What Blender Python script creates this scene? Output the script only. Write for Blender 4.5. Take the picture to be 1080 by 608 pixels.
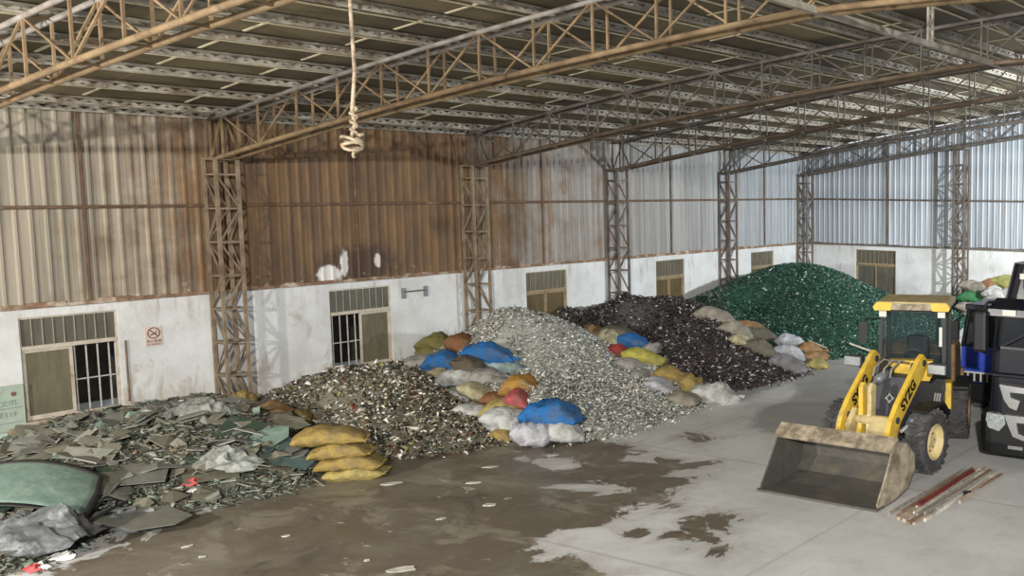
import bpy, math, random
import numpy as np
from mathutils import Vector, Matrix, Euler, noise as mnoise

for o in list(bpy.data.objects):
    bpy.data.objects.remove(o)
scene = bpy.context.scene
COL = scene.collection

# ------------------------------------------------------------------ camera
IMW, IMH = 1080, 608
F_PX, YAW, PITCH, ROLL = 1042.763, 0.485696, 0.097003, 0.006119
CAM = np.array([24.031, -12.540, 5.029])
OX, OY = 407.896, -3.334
def _basis():
    f = np.array([-math.sin(YAW)*math.cos(PITCH), math.cos(YAW)*math.cos(PITCH), -math.sin(PITCH)])
    r = np.array([math.cos(YAW), math.sin(YAW), 0.0]); u = np.cross(r, f)
    c, s = math.cos(ROLL), math.sin(ROLL)
    return c*r+s*u, -s*r+c*u, f
CR, CU, CF = _basis()
cam_data = bpy.data.cameras.new('camera'); cam = bpy.data.objects.new('camera', cam_data); COL.objects.link(cam)
cam_data.sensor_width = 36.0; cam_data.lens = F_PX*36.0/IMW
cam_data.shift_x = -OX/IMW; cam_data.shift_y = OY/IMW
cam_data.clip_start = 0.1; cam_data.clip_end = 300
M = Matrix(((CR[0], CU[0], -CF[0], CAM[0]), (CR[1], CU[1], -CF[1], CAM[1]), (CR[2], CU[2], -CF[2], CAM[2]), (0, 0, 0, 1)))
cam.matrix_world = M
scene.camera = cam

# ------------------------------------------------------------------ world and lamps
world = bpy.data.worlds.new('world'); scene.world = world; world.use_nodes = True
bg = world.node_tree.nodes['Background']; bg.inputs[0].default_value = (0.86, 0.92, 1.0, 1); bg.inputs[1].default_value = 0.85
def area_lamp(name, loc, target, power, size, col):
    d = bpy.data.lights.new(name, 'AREA'); d.energy = power; d.shape = 'RECTANGLE'; d.size = size; d.size_y = size*.7; d.color = col
    o = bpy.data.objects.new(name, d); COL.objects.link(o); o.location = loc
    o.rotation_euler = (Vector(target)-Vector(loc)).to_track_quat('-Z', 'Y').to_euler()
    return o
area_lamp('flood_lamp_key', (29.0, -21.0, 9.2), (8, 7, 2.8), 7600, .6, (1.0, .965, .90))
area_lamp('flood_lamp_side', (9.0, -17.0, 5.2), (1, 6, 3.4), 2000, .35, (1.0, .95, .86))
far_lamp = area_lamp('flood_lamp_far', (24.0, 15.0, 7.2), (8, 23.5, 3.0), 2700, .45, (.90, .96, 1.0)); far_lamp.data.spread = math.radians(125)
scene.view_settings.view_transform = 'Standard'; scene.view_settings.look = 'None'
scene.view_settings.exposure = 0.0; scene.view_settings.gamma = 1.0; scene.view_settings.use_curve_mapping = False

# ------------------------------------------------------------------ pixel helpers
def ray(u, v):
    d = CF*F_PX + CR*(u-IMW/2-OX) - CU*(v-IMH/2-OY)
    return d/np.linalg.norm(d)
def on_axis(u, v, axis, val):
    d = ray(u, v); return CAM + d*((val-CAM[axis])/d[axis])
def ground(u, v, z=0.0): return on_axis(u, v, 2, z)
def px_per_m(p): return F_PX/float(np.dot(np.asarray(p)-CAM, CF))

# ------------------------------------------------------------------ helpers
rng = random.Random(7); nrng = np.random.default_rng(7)
def lin(c):
    c = c/255.0
    return c/12.92 if c <= 0.04045 else ((c+0.055)/1.055)**2.4
def rgb(r, g, b): return (lin(r), lin(g), lin(b), 1.0)

def tag(o, label=None, cat=None, group=None, kind=None):
    if label: o['label'] = label
    if cat: o['category'] = cat
    if group: o['group'] = group
    if kind: o['kind'] = kind
    return o
def thing(name, label=None, cat=None, loc=(0, 0, 0), rotz=0.0, group=None, kind=None):
    o = bpy.data.objects.new(name, None); COL.objects.link(o); o.location = loc; o.rotation_euler = (0, 0, rotz)
    o.empty_display_size = .2
    return tag(o, label, cat, group, kind)
def add(name, mesh, parent=None, loc=None, rot=None, scale=None):
    o = bpy.data.objects.new(name, mesh); COL.objects.link(o)
    if parent: o.parent = parent
    if loc is not None: o.location = loc
    if rot is not None: o.rotation_euler = rot
    if scale is not None: o.scale = scale
    return o

class MB:
    def __init__(s): s.v = []; s.f = []; s.m = []
    def _add(s, vs, fs, m=0):
        b = len(s.v); s.v += [tuple(map(float, p)) for p in vs]; s.f += [tuple(b+i for i in f) for f in fs]; s.m += [m]*len(fs)
        return s
    def box(s, c, d, m=0, R=None):
        x, y, z = d[0]/2, d[1]/2, d[2]/2
        vs = [Vector((sx*x, sy*y, sz*z)) for sz in (-1, 1) for sy in (-1, 1) for sx in (-1, 1)]
        if R is not None: vs = [R @ v for v in vs]
        vs = [v+Vector(c) for v in vs]
        return s._add(vs, [(0, 2, 3, 1), (4, 5, 7, 6), (0, 1, 5, 4), (1, 3, 7, 5), (3, 2, 6, 7), (2, 0, 4, 6)], m)
    def span(s, a, b, m=0):
        return s.box([(a[i]+b[i])/2 for i in range(3)], [abs(b[i]-a[i]) for i in range(3)], m)
    def bar(s, p, q, w, h=None, m=0, up=(0, 0, 1)):
        h = h or w; p = Vector(p); q = Vector(q); d = (q-p).normalized(); u = Vector(up)
        if abs(d.dot(u)) > .98: u = Vector((0, 1, 0)) if abs(d.y) < .9 else Vector((1, 0, 0))
        a = d.cross(u).normalized(); b = a.cross(d).normalized()
        vs = [e+a*(sx*w/2)+b*(sy*h/2) for e in (p, q) for sx, sy in ((-1, -1), (1, -1), (1, 1), (-1, 1))]
        return s._add(vs, [(0, 3, 2, 1), (4, 5, 6, 7), (0, 1, 5, 4), (1, 2, 6, 5), (2, 3, 7, 6), (3, 0, 4, 7)], m)
    def path(s, pts, r, n=8, m=0, cap=True):
        pts = [Vector(p) for p in pts]; k = len(pts); vs = []
        rs = r if isinstance(r, (list, tuple)) else [r]*k
        prev = None
        for i, p in enumerate(pts):
            d = (pts[min(i+1, k-1)]-pts[max(i-1, 0)]).normalized()
            if prev is None:
                u = Vector((0, 0, 1)) if abs(d.z) < .9 else Vector((1, 0, 0)); a = d.cross(u).normalized()
            else: a = (prev-d*prev.dot(d)).normalized()
            prev = a; b = d.cross(a)
            for j in range(n):
                t = 2*math.pi*j/n; vs.append(p+(a*math.cos(t)+b*math.sin(t))*rs[i])
        fs = [(i*n+j, i*n+(j+1) % n, (i+1)*n+(j+1) % n, (i+1)*n+j) for i in range(k-1) for j in range(n)]
        if cap: fs += [tuple(range(n))[::-1], tuple((k-1)*n+j for j in range(n))]
        return s._add(vs, fs, m)
    def tube(s, p, q, r, n=8, m=0): return s.path([p, q], r, n, m)
    def prism(s, poly, axis, a, b, m=0):
        # poly: 2-D points in the two other axes (kept in x<y<z order), extruded along axis from a to b
        def mk(p, t):
            q = list(p); q.insert(axis, t); return q
        n = len(poly); vs = [mk(p, a) for p in poly]+[mk(p, b) for p in poly]
        ar = sum(poly[i][0]*poly[(i+1) % n][1]-poly[(i+1) % n][0]*poly[i][1] for i in range(n))
        fs = [tuple(range(n)), tuple(range(n, 2*n))[::-1]]+[(i, i+n, (i+1) % n+n, (i+1) % n) for i in range(n)]
        flip = (ar > 0) != (axis == 1)
        if flip == (b > a): fs = [f[::-1] for f in fs]
        return s._add(vs, fs, m)
    def lathe(s, prof, n, axis='x', c=(0, 0, 0), m=0):
        # prof: (along axis, radius)
        vs = []
        for t, r in prof:
            for j in range(n):
                a = 2*math.pi*j/n; p = (t, r*math.cos(a), r*math.sin(a))
                if axis == 'y': p = (r*math.cos(a), t, r*math.sin(a))
                if axis == 'z': p = (r*math.cos(a), r*math.sin(a), t)
                vs.append((p[0]+c[0], p[1]+c[1], p[2]+c[2]))
        k = len(prof)
        fs = [(i*n+j, (i+1)*n+j, (i+1)*n+(j+1) % n, i*n+(j+1) % n) for i in range(k-1) for j in range(n)]
        return s._add(vs, fs, m)
    def mesh(s, name, mats, smooth=False):
        me = bpy.data.meshes.new(name); me.from_pydata(s.v, [], s.f)
        for m in (mats if isinstance(mats, (list, tuple)) else [mats]): me.materials.append(m)
        if any(s.m): me.polygons.foreach_set('material_index', s.m)
        if smooth: me.polygons.foreach_set('use_smooth', [True]*len(s.f))
        me.update(); return me
    def build(s, name, mats, parent=None, loc=None, rot=None, smooth=False):
        return add(name, s.mesh(name, mats, smooth), parent, loc, rot)
def bevel(o, w=.02, seg=2):
    b = o.modifiers.new('bevel', 'BEVEL'); b.width = w; b.segments = seg; b.limit_method = 'ANGLE'; return o

# ------------------------------------------------------------------ materials
class NT:
    def __init__(s, name):
        s.m = bpy.data.materials.new(name); s.m.use_nodes = True; s.t = s.m.node_tree; s.n = s.t.nodes; s.l = s.t.links
        s.p = s.n['Principled BSDF']; s.out = s.n['Material Output']
    def node(s, typ, **kw):
        nd = s.n.new(typ)
        for k, v in kw.items(): setattr(nd, k, v)
        return nd
    def val(s, sock, v):
        if isinstance(v, bpy.types.NodeSocket): s.l.new(v, sock)
        else: sock.default_value = v
    def pos(s): return s.node('ShaderNodeNewGeometry').outputs['Position']
    def objco(s): return s.node('ShaderNodeTexCoord').outputs['Object']
    def mapping(s, vec, scale=(1, 1, 1), loc=(0, 0, 0)):
        n = s.node('ShaderNodeMapping'); s.val(n.inputs['Vector'], vec); n.inputs['Scale'].default_value = scale; n.inputs['Location'].default_value = loc
        return n.outputs[0]
    def noise(s, vec, scale=5, detail=4, rough=.6, dist=0):
        n = s.node('ShaderNodeTexNoise'); s.val(n.inputs['Vector'], vec); n.inputs['Scale'].default_value = scale
        n.inputs['Detail'].default_value = detail; n.inputs['Roughness'].default_value = rough; n.inputs['Distortion'].default_value = dist
        return n.outputs['Fac']
    def math(s, op, a, b=0.0, c=0.0, clamp=False):
        n = s.node('ShaderNodeMath', operation=op, use_clamp=clamp)
        s.val(n.inputs[0], a); s.val(n.inputs[1], b)
        if op in ('MULTIPLY_ADD',): s.val(n.inputs[2], c)
        return n.outputs[0]
    def ramp(s, fac, stops, interp='LINEAR'):
        n = s.node('ShaderNodeValToRGB'); s.val(n.inputs[0], fac); r = n.color_ramp; r.interpolation = interp
        while len(r.elements) < len(stops): r.elements.new(.5)
        for e, (p, c) in zip(r.elements, stops):
            e.position = p; e.color = c if isinstance(c, tuple) else (c, c, c, 1)
        return n.outputs[0]
    def mix(s, fac, a, b, blend='MIX'):
        n = s.node('ShaderNodeMix', data_type='RGBA', blend_type=blend)
        s.val(n.inputs[0], fac); s.val(n.inputs[6], a); s.val(n.inputs[7], b); return n.outputs[2]
    def smooth(s, v, a, b): 
        n = s.node('ShaderNodeMapRange', interpolation_type='SMOOTHSTEP'); s.val(n.inputs[0], v); n.inputs[1].default_value = a; n.inputs[2].default_value = b
        return n.outputs[0]
    def xyz(s, vec):
        n = s.node('ShaderNodeSeparateXYZ'); s.val(n.inputs[0], vec); return n.outputs
    def bump(s, h, strength=.3, dist=.02):
        n = s.node('ShaderNodeBump'); n.inputs['Strength'].default_value = strength; n.inputs['Distance'].default_value = dist
        s.val(n.inputs['Height'], h); s.val(s.p.inputs['Normal'], n.outputs[0])
    def done(s, col, rough=.7, metal=0.0, spec=.5):
        s.val(s.p.inputs['Base Color'], col); s.val(s.p.inputs['Roughness'], rough); s.val(s.p.inputs['Metallic'], metal)
        s.p.inputs['Specular IOR Level'].default_value = spec
        return s.m

def simple(name, c, rough=.6, metal=0.0, vary=.25, dirt=None, dirt_amt=.5, scale=6, spec=.5, rand=0.0, bump=0.0, world_co=True):
    n = NT(name); co = n.pos() if world_co else n.objco()
    a = tuple(min(1, x*(1-vary)) for x in c[:3])+(1,); b = tuple(min(1, x*(1+vary)) for x in c[:3])+(1,)
    f = n.noise(co, scale, 5, .65)
    col = n.mix(n.smooth(f, .3, .7), a, b)
    if dirt is not None:
        g = n.noise(co, scale*.45, 6, .7, .4)
        col = n.mix(n.smooth(g, 1-dirt_amt-.12, 1-dirt_amt+.12), col, dirt)
    if rand:
        r = n.node('ShaderNodeObjectInfo').outputs['Random']
        br = n.math('MULTIPLY_ADD', r, 2*rand, 1-rand)
        vm = n.node('ShaderNodeVectorMath', operation='SCALE'); n.val(vm.inputs[0], col); n.val(vm.inputs['Scale'], br); col = vm.outputs[0]
    if bump: n.bump(n.noise(co, scale*3, 4, .6), bump, .02)
    return n.done(col, rough, metal, spec)

RUST = rgb(112, 82, 55)
M_ = {}
M_['truss_brown'] = simple('rusty_truss_paint', rgb(138, 116, 86), .7, 0, .2, rgb(104, 84, 62), .45, 3)
M_['truss_grey'] = simple('dusty_grey_steel', rgb(158, 152, 146), .6, .1, .2, rgb(118, 100, 82), .42, 3)
M_['truss_dark'] = simple('dark_grey_steel', rgb(104, 98, 92), .65, .1, .25, rgb(96, 74, 56), .4, 3)
M_['truss_dbrown'] = simple('dull_brown_truss_paint', rgb(116, 100, 82), .7, 0, .2, rgb(92, 78, 64), .45, 3)
M_['purlin'] = simple('pale_galvanised_purlin', rgb(160, 154, 142), .65, .05, .2, rgb(118, 102, 84), .45, 2)
M_['column_rust'] = simple('rusty_column_steel', rgb(132, 116, 96), .75, 0, .25, rgb(104, 86, 70), .45, 4)
M_['column_grey'] = simple('grey_column_steel', rgb(106, 98, 90), .7, .1, .25, rgb(92, 72, 58), .45, 4)
M_['pipe'] = simple('brown_girt_pipe', rgb(104, 82, 64), .7, 0, .25, rgb(140, 126, 108), .35, 5)
M_['batten'] = simple('cream_batten', rgb(232, 220, 188), .7, 0, .08)
M_['rustledge'] = simple('rust_stained_ledge', rgb(128, 100, 78), .85, 0, .3, rgb(196, 184, 168), .42, 5, bump=.3)

def roof_mat():
    n = NT('brown_olive_roof_board'); co = n.pos()
    f = n.noise(co, .35, 3, .6); c = n.mix(n.smooth(f, .35, .65), rgb(126, 115, 86), rgb(100, 89, 70))
    g = n.noise(n.mapping(co, (1, .25, 1)), 2.5, 5, .7); c = n.mix(n.math('MULTIPLY', n.smooth(g, .45, .75), .5), c, rgb(78, 67, 54))
    r = n.node('ShaderNodeObjectInfo').outputs['Random']; br = n.math('MULTIPLY_ADD', r, .5, .72)
    vm = n.node('ShaderNodeVectorMath', operation='SCALE'); n.val(vm.inputs[0], c); n.val(vm.inputs['Scale'], br)
    return n.done(vm.outputs[0], .8)
M_['roof'] = roof_mat()

def sheet_mat():
    n = NT('rusted_corrugated_sheet'); co = n.pos(); x, y, z = n.xyz(co)
    t = n.math('MULTIPLY_ADD', y, 1/40.0, 14/40.0)
    P = lambda yy: (yy+14)/40.0
    amt = n.ramp(t, [(0, .22), (P(-4), .24), (P(-2.6), .38), (P(-.5), .50), (P(.6), .74), (P(2), .86), (P(6.4), .88), (P(7), .60), (P(9), .46), (P(12), .40), (P(13), .30), (P(18), .18), (P(21), .08), (P(25.9), .03)])
    st = n.noise(n.mapping(co, (3.0, 3.0, .07)), 1.7, 5, .7)
    blot = n.noise(co, 1.1, 5, .65, .3)
    s = n.math('ADD', n.math('MULTIPLY', st, .55), n.math('MULTIPLY', blot, .45))
    rustf = n.smooth(n.math('SUBTRACT', n.math('ADD', amt, s), 1.0), -.15, .10)
    base = n.ramp(t, [(0, rgb(166, 162, 150)), (P(0), rgb(164, 152, 134)), (P(8), rgb(146, 140, 132)), (P(16), rgb(158, 158, 156)), (P(25), rgb(172, 180, 188))])
    fine = n.noise(n.mapping(co, (3.2, 3.2, .07)), 2.0, 4, .75)
    base = n.mix(n.math('MULTIPLY', n.smooth(fine, .42, .66), .62), base, rgb(112, 106, 98))
    rust = n.mix(n.smooth(n.noise(n.mapping(co, (1.5, 1.5, .4)), 1.3, 5, .7), .35, .65), rgb(122, 96, 68), rgb(96, 78, 62))
    c = n.mix(rustf, base, rust)
    # burnt dark patch and the bare white patch beside the second window
    def blob(cy, cz, ry, rz, lo=.55, hi=.85):
        a = n.math('DIVIDE', n.math('SUBTRACT', y, cy), ry); b = n.math('DIVIDE', n.math('SUBTRACT', z, cz), rz)
        d = n.math('SQRT', n.math('ADD', n.math('MULTIPLY', a, a), n.math('MULTIPLY', b, b)))
        d = n.math('ADD', d, n.math('MULTIPLY_ADD', n.noise(co, 4.5, 5, .7), 1.3, -.65))
        f = n.smooth(d, hi, lo)
        return n.math('MULTIPLY', f, n.math('LESS_THAN', x, .3))
    c = n.mix(n.math('MULTIPLY', blob(3.35, 3.0, 1.3, .62, .5, 1.1), .85), c, rgb(72, 58, 50))
    c = n.mix(blob(2.55, 2.82, .42, .32), c, rgb(206, 204, 200))
    c = n.mix(blob(2.95, 3.05, .14, .55), c, rgb(206, 204, 200))
    c = n.mix(blob(3.85, 3.1, .12, .25), c, rgb(196, 190, 182))
    # bare flecks along the foot of the sheets
    fl = n.math('MULTIPLY', n.smooth(n.noise(co, 5, 3, .7), .6, .68), n.smooth(z, 3.05, 2.7))
    c = n.mix(n.math('MULTIPLY', fl, .7), c, rgb(176, 164, 148))
    r = n.node('ShaderNodeObjectInfo').outputs['Random']; br = n.math('MULTIPLY_ADD', r, .30, .87)
    vm = n.node('ShaderNodeVectorMath', operation='SCALE'); n.val(vm.inputs[0], c); n.val(vm.inputs['Scale'], br)
    n.bump(n.noise(co, 9, 4, .6), .12, .02)
    return n.done(vm.outputs[0], n.math('MULTIPLY_ADD', rustf, .35, .45), 0.0, .4)
M_['sheet'] = sheet_mat()

def plaster_mat():
    n = NT('whitewashed_plaster'); co = n.pos(); x, y, z = n.xyz(co)
    f = n.noise(co, .9, 6, .65); c = n.mix(n.smooth(f, .35, .68), rgb(218, 220, 220), rgb(198, 198, 195))
    g = n.noise(n.mapping(co, (1.2, 1.2, .5)), 1.6, 6, .75, .5)
    low = n.smooth(z, 1.2, .1)
    dirt = n.math('MULTIPLY', n.smooth(n.math('ADD', g, n.math('MULTIPLY', low, .14)), .56, .72), .6)
    c = n.mix(dirt, c, rgb(164, 150, 130))
    drip = n.noise(n.mapping(co, (3.5, 3.5, .25)), 1.5, 5, .7)
    top = n.smooth(z, 1.75, 2.6)
    c = n.mix(n.math('MULTIPLY', n.math('MULTIPLY', n.smooth(drip, .52, .72), top), .55), c, rgb(150, 118, 92))
    sp = n.noise(co, 7, 4, .7); c = n.mix(n.math('MULTIPLY', n.smooth(sp, .68, .75), .5), c, rgb(120, 110, 100))
    # pale green paint left on the foot of the wall near the first window
    gm = n.math('MULTIPLY', n.smooth(z, .42, .30), n.smooth(y, -1.1, -1.5)); gm = n.math('MULTIPLY', gm, n.smooth(n.noise(co, 2.2, 4, .6), .36, .5))
    c = n.mix(n.math('MULTIPLY', gm, .75), c, rgb(172, 192, 178))
    n.bump(n.noise(co, 6, 6, .65), .35, .03)
    return n.done(c, .85, 0, .3)
M_['plaster'] = plaster_mat()
M_['outside'] = simple('outside_block_wall', rgb(74, 68, 56), .9, 0, .3, rgb(52, 48, 42), .5, 2)
M_['frame'] = simple('worn_pale_window_frame', rgb(190, 180, 164), .6, 0, .15, rgb(140, 112, 90), .36, 6)
M_['ironbar'] = simple('grey_window_bar', rgb(186, 184, 176), .5, .1, .15, rgb(130, 108, 92), .36, 9)
M_['transombar'] = simple('dull_transom_bar', rgb(150, 148, 136), .6, 0, .15)
M_['frame_brown'] = simple('brown_window_frame', rgb(150, 132, 102), .65, 0, .15, rgb(110, 92, 72), .4, 6)
M_['sill'] = simple('stained_sill', rgb(190, 178, 160), .85, 0, .2, rgb(130, 96, 74), .45, 5)
def pane_mat(name, c, alpha):
    n = NT(name); co = n.pos()
    g = n.noise(n.mapping(co, (3, 3, .7)), 2, 5, .65)
    col = n.mix(n.smooth(g, .3, .7), c, tuple(k*.72 for k in c[:3])+(1,))
    n.done(col, .22, 0, .4); tr = n.node('ShaderNodeBsdfTransparent'); mx = n.node('ShaderNodeMixShader')
    mx.inputs[0].default_value = alpha; n.l.new(tr.outputs[0], mx.inputs[1]); n.l.new(n.p.outputs[0], mx.inputs[2]); n.l.new(mx.outputs[0], n.out.inputs[0])
    return n.m
M_['pane'] = pane_mat('dusty_window_glass', rgb(126, 120, 100), .82)
M_['pane_dark'] = pane_mat('dark_transom_glass', rgb(112, 110, 98), .85)
M_['pane_brown'] = pane_mat('brown_window_glass', rgb(112, 98, 72), .86)
M_['cabglass'] = pane_mat('cab_glass', rgb(44, 62, 66), .2); 
M_['cabglass'].node_tree.nodes['Principled BSDF'].inputs['Roughness'].default_value = .03

# ------------------------------------------------------------------ floor
COLY = {-1: -5.495, 0: 0.0, 1: 6.668, 2: 12.293, 3: 18.227, 4: 23.607}
YB = 24.284; ZW = 2.615; ZG = 4.5616
def poly_mask(X, Y, poly):
    inside = np.zeros(X.shape, bool); n = len(poly)
    for i in range(n):
        x0, y0 = poly[i]; x1, y1 = poly[(i+1) % n]
        c = ((y0 > Y) != (y1 > Y)); 
        with np.errstate(divide='ignore', invalid='ignore'):
            xi = (x1-x0)*(Y-y0)/(y1-y0)+x0
        inside ^= c & (X < xi)
    return inside
def poly_dist(X, Y, poly):
    d = np.full(X.shape, 1e9); n = len(poly)
    for i in range(n):
        a = np.array(poly[i]); b = np.array(poly[(i+1) % n]); ab = b-a
        t = np.clip(((X-a[0])*ab[0]+(Y-a[1])*ab[1])/(ab@ab+1e-9), 0, 1)
        d = np.minimum(d, np.hypot(X-a[0]-t*ab[0], Y-a[1]-t*ab[1]))
    return np.where(poly_mask(X, Y, poly), d, -d)
WET = [
 [(70,604),(110,582),(170,548),(250,524),(335,496),(420,478),(530,462),(612,464),(650,470),(668,482),(735,492),(700,500),(742,504),(706,514),(700,532),(660,530),(650,545),(600,560),(560,580),(610,590),(640,608),(640,640),(40,640)],
 [(700,520),(735,540),(770,545),(765,560),(720,548),(690,540)],
 [(670,562),(720,560),(755,566),(775,575),(755,582),(720,572)],
 [(716,463),(733,459),(747,463),(738,471),(722,469)],
 [(698,462),(712,460),(718,463),(705,466)],
 [(590,478),(640,470),(672,480),(650,490),(600,492)],
]
DRY = [[(590,512),(625,508),(662,520),(640,526),(612,522)], [(556,484),(600,488),(616,496),(590,495)], [(667,540),(700,536),(716,546),(690,549)]]
DAMP_SHADE = [[(850,345),(905,372),(960,400),(960,470),(870,480),(805,455),(790,440),(835,415)], [(740,415),(850,395),(835,404),(790,424)]]  # first outline paints the loader's shadow into the colour, second is real damp
def build_floor():
    xs = np.concatenate([np.arange(-3.2, 5, .82), np.arange(5, 25, .09), np.arange(25, 46, 1.5)])
    ys = np.concatenate([np.arange(-30, -10, 1.5), np.arange(-10, 13, .09), np.arange(13, 28.2, .8)])
    X, Y = np.meshgrid(xs, ys); nx, ny = len(xs), len(ys)
    def field(polys):
        f = np.full(X.shape, -2.0)
        for p in polys:
            g = [tuple(ground(u, v)[:2]) for u, v in p]; f = np.maximum(f, poly_dist(X, Y, g))
        return np.clip(f, -2, 2)
    w = field(WET); w = np.minimum(w, -field(DRY)*1.0)
    dmp_shade = field(DAMP_SHADE)
    V = np.stack([X, Y, np.zeros_like(X)], -1).reshape(-1, 3)
    idx = np.arange(nx*ny).reshape(ny, nx)
    Fq = np.stack([idx[:-1, :-1], idx[:-1, 1:], idx[1:, 1:], idx[1:, :-1]], -1).reshape(-1, 4)
    me = bpy.data.meshes.new('floor'); me.vertices.add(len(V)); me.vertices.foreach_set('co', V.ravel().astype(np.float32))
    me.loops.add(Fq.size); me.loops.foreach_set('vertex_index', Fq.ravel().astype(np.int32))
    me.polygons.add(len(Fq)); me.polygons.foreach_set('loop_start', np.arange(0, Fq.size, 4, dtype=np.int32))
    me.update(calc_edges=True)
    for nm, a in (('wet', w), ('damp_shade', dmp_shade)):
        at = me.attributes.new(nm, 'FLOAT', 'POINT'); at.data.foreach_set('value', a.ravel().astype(np.float32))
    n = NT('stained_concrete'); co = n.pos(); x, y, z = n.xyz(co)
    wet = n.node('ShaderNodeAttribute', attribute_name='wet').outputs['Fac']; damp_shade = n.node('ShaderNodeAttribute', attribute_name='damp_shade').outputs['Fac']
    n1 = n.noise(co, .55, 6, .7, .4); n2 = n.noise(co, 2.4, 6, .7); n3 = n.noise(co, 14, 4, .7)
    c = n.mix(n.smooth(n1, .32, .68), rgb(204, 204, 202), rgb(184, 184, 181))
    c = n.mix(n.math('MULTIPLY', n.smooth(n2, .5, .7), .35), c, rgb(164, 162, 156))
    c = n.mix(n.math('MULTIPLY', n.smooth(n3, .55, .75), .22), c, rgb(214, 213, 208))
    # dark scuffs, streaked along the driving direction
    sc = n.noise(n.mapping(co, (3.2, .5, 1)), 1.2, 5, .7); c = n.mix(n.math('MULTIPLY', n.smooth(sc, .58, .72), .25), c, rgb(120, 118, 114))
    dm = n.smooth(n.math('ADD', damp_shade, n.math('MULTIPLY_ADD', n1, 1.6, -.8)), -.15, .25)
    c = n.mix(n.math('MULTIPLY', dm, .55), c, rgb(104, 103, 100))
    # slab joints
    def joint(v, pos):
        d = n.math('ABSOLUTE', n.math('SUBTRACT', v, pos)); return n.smooth(d, .05, .015)
    for k in (-2.8, 1.9, 6.6): c = n.mix(n.math('MULTIPLY', joint(y, k), .3), c, rgb(120, 118, 112))
    for k in (11.0, 16.5): c = n.mix(n.math('MULTIPLY', joint(x, k), .22), c, rgb(120, 118, 112))
    e = n.math('ADD', wet, n.math('MULTIPLY_ADD', n.noise(n.mapping(co, (1, 1, 1)), 1.0, 7, .72, .8), 2.6, -1.3))
    wf = n.smooth(e, -.03, .07)
    rim = n.smooth(e, -.5, .0)
    c = n.mix(n.math('MULTIPLY', rim, .35), c, rgb(138, 134, 124))
    wc = n.mix(n.smooth(n.noise(co, .45, 5, .7, .5), .36, .62), rgb(118, 111, 98), rgb(102, 92, 79))
    wc = n.mix(n.math('MULTIPLY', n.smooth(n.noise(n.mapping(co, (1, 1.6, 1), (3, 7, 0)), .7, 6, .72, .6), .52, .62), .75), wc, rgb(140, 133, 118))
    wc = n.mix(n.math('MULTIPLY', n.smooth(n.noise(n.mapping(co, (1, 1, 1), (9, 2, 0)), .8, 5, .7, .6), .56, .66), .8), wc, rgb(76, 70, 64))
    # pale silt scum in small flat patches
    silt = n.smooth(n.noise(n.mapping(co, (1.2, 2.4, 1), (1, 4, 0)), 1.5, 4, .6, .8), .66, .69)
    wc = n.mix(n.math('MULTIPLY', silt, .7), wc, rgb(184, 178, 164))
    c = n.mix(wf, c, wc)
    rr = n.math('MULTIPLY_ADD', wf, -.42, .82); rr = n.math('MULTIPLY_ADD', n.smooth(n.noise(co, .8, 4, .6), .45, .6), .22, rr)
    hb = n.math('MULTIPLY', n.math('ADD', n2, n3), n.math('MULTIPLY_ADD', wf, -.7, 1.0)); n.bump(hb, .14, .02)
    me.materials.append(n.done(c, rr, 0, .45))
    o = add('floor', me); tag(o, 'grey concrete floor with a broad brown wet patch', None, kind='structure')
build_floor()

# ------------------------------------------------------------------ walls
WINZ = (0.36, 2.41)
LWIN = [(-3.68, -2.02), (2.52, 4.2), (8.67, 10.3), (14.46, 16.0), (20.11, 21.7)]
BWIN = [(2.47, 4.44)]
Y0L, X1B = -14.0, 30.0
def wall_mesh(a0, a1, wins, T, z1=ZW):
    # T maps (along, depth, z) to world; depth 0 is the inner face
    mb = MB(); edges = [a0]
    for w in wins: edges += list(w)
    edges.append(a1)
    for i in range(len(edges)-1):
        a, b = edges[i], edges[i+1]
        spans = [(-.05, z1)] if i % 2 == 0 else [(-.05, WINZ[0]), (WINZ[1], z1)]
        for zz0, zz1 in spans:
            p, q = T(a, 0, zz0), T(b, .24, zz1); mb.span([min(p[k], q[k]) for k in range(3)], [max(p[k], q[k]) for k in range(3)])
    return mb
TL = lambda a, d, z: (-d, a, z)
TB = lambda a, d, z: (a, YB+d, z)
wall_left = wall_mesh(Y0L, YB+.24, LWIN, TL).build('wall_left', M_['plaster']); tag(wall_left, 'whitewashed side wall with windows, topped by rusty corrugated sheets', kind='structure')
wall_back = wall_mesh(0, X1B, BWIN, TB).build('wall_back', M_['plaster']); tag(wall_back, 'whitewashed end wall topped by grey corrugated sheets', kind='structure')

def ztop(x): return 6.4476+.17463*x-.0027536*x*x
def zbot(x):
    return 5.521+.17463*x-.0027536*x*x if x < 16.1 else 5.521+.17463*16.1-.0027536*16.1**2
def sheet(width, ztopf, z0=ZW-.02, pitch=.25, ribh=.045):
    prof = []
    k = int(round(width/pitch))
    for i in range(k):
        b = i*pitch; prof += [(b, 0), (b+.09, 0), (b+.115, ribh), (b+.155, ribh), (b+.18, 0)]
    prof.append((width+.012, 0.004)); vs = []; t = .004
    for side in (0, -t):
        for (a, d) in prof: vs.append((a, d+side, z0)); vs.append((a, d+side, ztopf(a)))
    n = len(prof); fs = []
    for i in range(n-1):
        fs.append((2*i, 2*i+2, 2*i+3, 2*i+1)); o = 2*n; fs.append((o+2*i, o+2*i+1, o+2*i+3, o+2*i+2))
    fs += [(2*i, 2*n+2*i, 2*n+2*i+2, 2*i+2) for i in range(n-1)]+[(2*i+1, 2*i+3, 2*n+2*i+3, 2*n+2*i+1) for i in range(n-1)]
    me = bpy.data.meshes.new('corrugated_sheet'); me.from_pydata(vs, [], fs); me.materials.append(M_['sheet']); me.update(); return me
sm = sheet(1.0, lambda a: 6.60, ribh=.038)
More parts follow.
